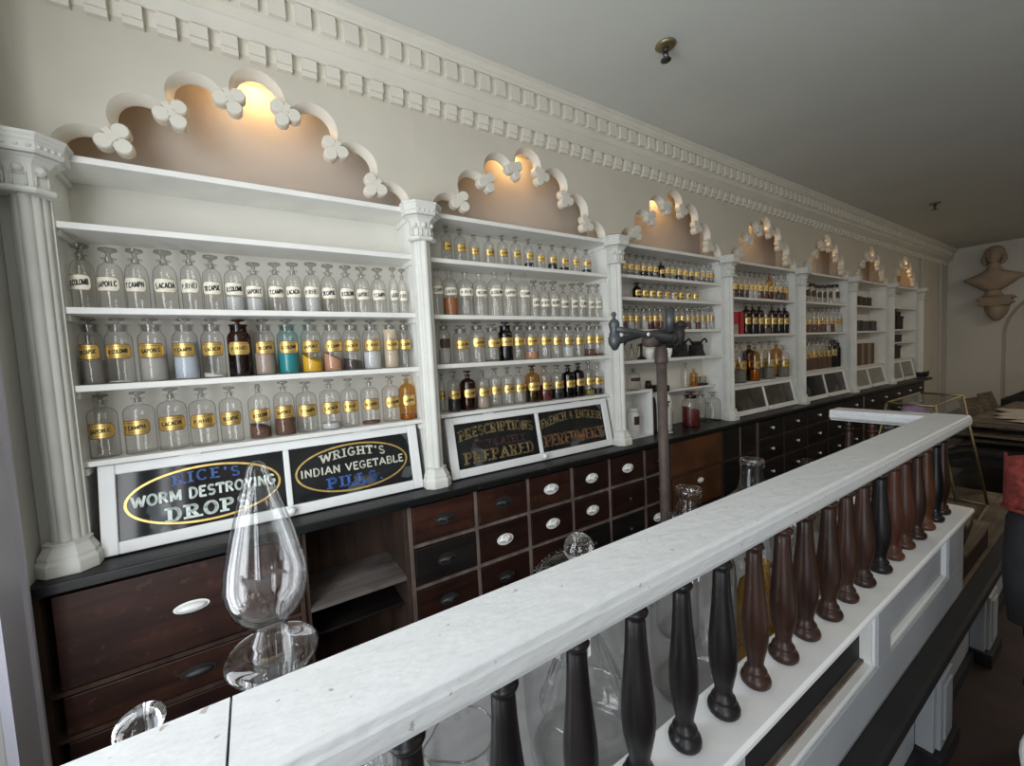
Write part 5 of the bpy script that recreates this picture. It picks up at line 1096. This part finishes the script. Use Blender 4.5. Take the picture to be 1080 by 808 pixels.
# ------------------------------------------------------------------ black chair with red cushion at the right edge, white table corner
ch = thing('armchair', (3.02, -2.05, 0), 'tall black wooden chair at the right edge, in front of the counter', 'chair')
MB().box(-.24, .22, -.22, .22, .43, .47).build('seat', M['dark'], ch, world=False, bevel=.012)
for sx in (-1, 1):
    for sy in (-1, 1): MB().lathe([(0, 0), (.016, 0), (.022, .12), (.018, .2), (.024, .30), (.02, .43), (0, .43)], (sx*.19, sy*.18, 0), 12).build('leg', M['dark'], ch, world=False)
for sy in (-1, 1): MB().tube([(.19, sy*.17, .46), (.21, sy*.18, .80), (.25, sy*.175, 1.30)], .020, 10).build('back_post', M['dark'], ch, world=False); MB().ball((.252, sy*.175, 1.315), .026, n=12, m=8).build('finial', M['dark'], ch, world=False)
MB().box(.215, .260, -.265, .265, 1.175, 1.235).build('crest_rail', M['dark'], ch, world=False, bevel=.012)
for q in range(5): MB().tube([(.195, -.12+.06*q, .47), (.235, -.12+.06*q, 1.18)], .009, 8).build('spindle', M['dark'], ch, world=False)
for zz in (.18, .26): MB().tube([(-.19, -.18, zz), (-.19, .18, zz)], .010, 8).build('stretcher', M['dark'], ch, world=False)
cot = thing('coat', (3.02, -2.05, .474), 'black coat hung over the front of the tall black chair at the right edge', 'coat')
rnd = random.Random(5); n = 40; lv = [(0, .10, .235), (.12, .115, .240), (.30, .115, .225), (.46, .105, .215), (.58, .095, .225), (.66, .075, .215), (.695, .05, .17)]; vs = []
for z, rx, ry in lv: vs += [(.055+rx*(1+.10*math.sin(7*2*PI*q/n+z*5))*math.cos(2*PI*q/n), ry*(1+.06*math.sin(9*2*PI*q/n+z*3))*math.sin(2*PI*q/n), z+.002) for q in range(n)]
MB().add(vs, [(k*n+q, k*n+(q+1) % n, (k+1)*n+(q+1) % n, (k+1)*n+q) for k in range(len(lv)-1) for q in range(n)] + [tuple(range(n-1, -1, -1)), tuple((len(lv)-1)*n+q for q in range(n))], True).build('body', M['cloth'], cot, world=False)
MB().prism([(-.20, .0), (-.20, -.04), (-.235, -.02), (-.255, -.06), (-.262, -.36), (-.245, -.36), (-.243, .0)], lambda a, b, d: (a-.01, d, b+.002), -.20, .20).build('skirt', M['cloth'], cot, world=False)
for sy in (-1, 1): MB().tube([(.02, sy*.19, .62), (-.02, sy*.235, .48), (-.03, sy*.245, .28), (-.03, sy*.235, .10)], [.055, .058, .052, .046], 14).build('sleeve', M['cloth'], cot, world=False)
ps = at_x(1106, 503, 2.90); sf = thing('scarf', (ps.x, ps.y, ps.z), 'red patterned scarf lying over the black coat at the right edge', 'scarf'); mb = MB(); n = 12; vs = []
for k in range(10):
    for q in range(n+1):
        a = -PI*.5+PI*q/n; vs.append((-.075*math.cos(a)*(1+.12*math.sin(5*a+k)), .10*math.sin(a), .07-.19*k/9+.010*math.sin(4*a+k*1.7)))
mb.add(vs, [(k*(n+1)+q, k*(n+1)+q+1, (k+1)*(n+1)+q+1, (k+1)*(n+1)+q) for k in range(9) for q in range(n)], True); o = mb.build('cloth', M['redcloth'], sf, world=False); so = o.modifiers.new('thick', 'SOLIDIFY'); so.thickness = .008
MB().tube([(-.075*math.cos(-PI*.5+PI*q/12), .10*math.sin(-PI*.5+PI*q/12), -.123) for q in range(13)], .007, 6).build('fringe', M['redcloth'], sf, world=False)
wtb = thing('side_table', (2.02, -2.22, 0), 'white topped table whose edge shows in the bottom right corner', 'table')
MB().lathe([(0, .715), (.30, .715), (.315, .722), (.318, .738), (.312, .748), (0, .75)], n=56).build('top', M['sash'], wtb, world=False)
MB().lathe([(0, 0), (.20, 0), (.21, .02), (.06, .05), (.035, .12), (.03, .5), (.05, .66), (.12, .715), (0, .715)], n=24).build('pedestal', M['blackw'], wtb, world=False)

# ------------------------------------------------------------------ sprinklers on the ceiling
for q, (x, y, lab_) in enumerate(((2.551, -.652, 'bronze sprinkler head on the ceiling near the window end'), (7.553, -.636, 'small sprinkler head on the ceiling far from the window'))):
    t = thing('ceiling_sprinkler', (x, y, ZC), lab_, 'sprinkler', 'ceiling sprinklers')
    MB().lathe([(0, -.0005), (.050, -.0005), (.052, -.006), (.040, -.016), (.022, -.018), (0, -.018)], n=24).build('escutcheon', M['brass'], t, world=False)
    h_ = MB().lathe([(0, -.018), (.016, -.018), (.016, -.035), (.010, -.040), (0, -.040)], n=12); h_.tube([(.014, 0, -.034), (.020, 0, -.055), (.006, 0, -.075)], .004, 6); h_.tube([(-.014, 0, -.034), (-.020, 0, -.055), (-.006, 0, -.075)], .004, 6); h_.build('head', M['iron'], t, world=False)
    MB().lathe([(0, -.075), (.026, -.075), (.026, -.079), (0, -.079)], n=14).build('deflector', M['iron'], t, world=False)

# ------------------------------------------------------------------ light : daylight through the two shop windows, warm lamps in the niches, added warm fill
def area(name, loc, direction, sx, sy, power, col):
    l = bpy.data.lights.new(name, 'AREA'); l.shape = 'RECTANGLE'; l.size = sx; l.size_y = sy; l.energy = power; l.color = col
    o = bpy.data.objects.new(name, l); COL.objects.link(o); o.location = loc; o.rotation_euler = Vector(direction).to_track_quat('-Z', 'Y').to_euler(); return o
DAY = (.93, .965, 1.0)
for y, p in ((-1.05, 26), (-1.62, 26), (-2.90, 24), (-3.72, 24)):
    area('window_daylight', (XW+.012, y, 1.72), (1, 0, 0), .45, 2.3, p, DAY)
for x, y, p in ((3.6, -3.4, 11), (6.4, -3.2, 20), (9.4, -2.9, 20)):                  # added warm fill, out of view on the customer side, brightens the far bays
    area('warm_fill', (x, y, 3.05), (0, .25, -1), 1.1, .5, p, (1, .86, .68))
for i in range(7):
    l = bpy.data.lights.new('niche_lamp', 'POINT'); l.energy = [1.9, 1.7, 1.6, 1.5, 1.3, 1.3, 2.6][i]; l.color = (1, .61, .26); l.shadow_soft_size = .015
    o = bpy.data.objects.new('niche_lamp', l); COL.objects.link(o); o.location = ((.735 if i == 0 else (CX[i]+CX[i+1])/2), .125, 2.935)
w = bpy.data.worlds.new('world'); SC.world = w; w.use_nodes = True
w.node_tree.nodes['Background'].inputs[0].default_value = (.75, .85, 1, 1); w.node_tree.nodes['Background'].inputs[1].default_value = .6
vs_ = SC.view_settings; vs_.view_transform = 'Standard'; vs_.look = 'None'; vs_.gamma = 1; vs_.use_curve_mapping = False; vs_.exposure = .0
cy_ = SC.cycles; cy_.transparent_max_bounces = 48; cy_.max_bounces = 10; cy_.diffuse_bounces = 5; cy_.use_denoising = True; cy_.caustics_refractive = False; cy_.caustics_reflective = False; cy_.sample_clamp_indirect = 6
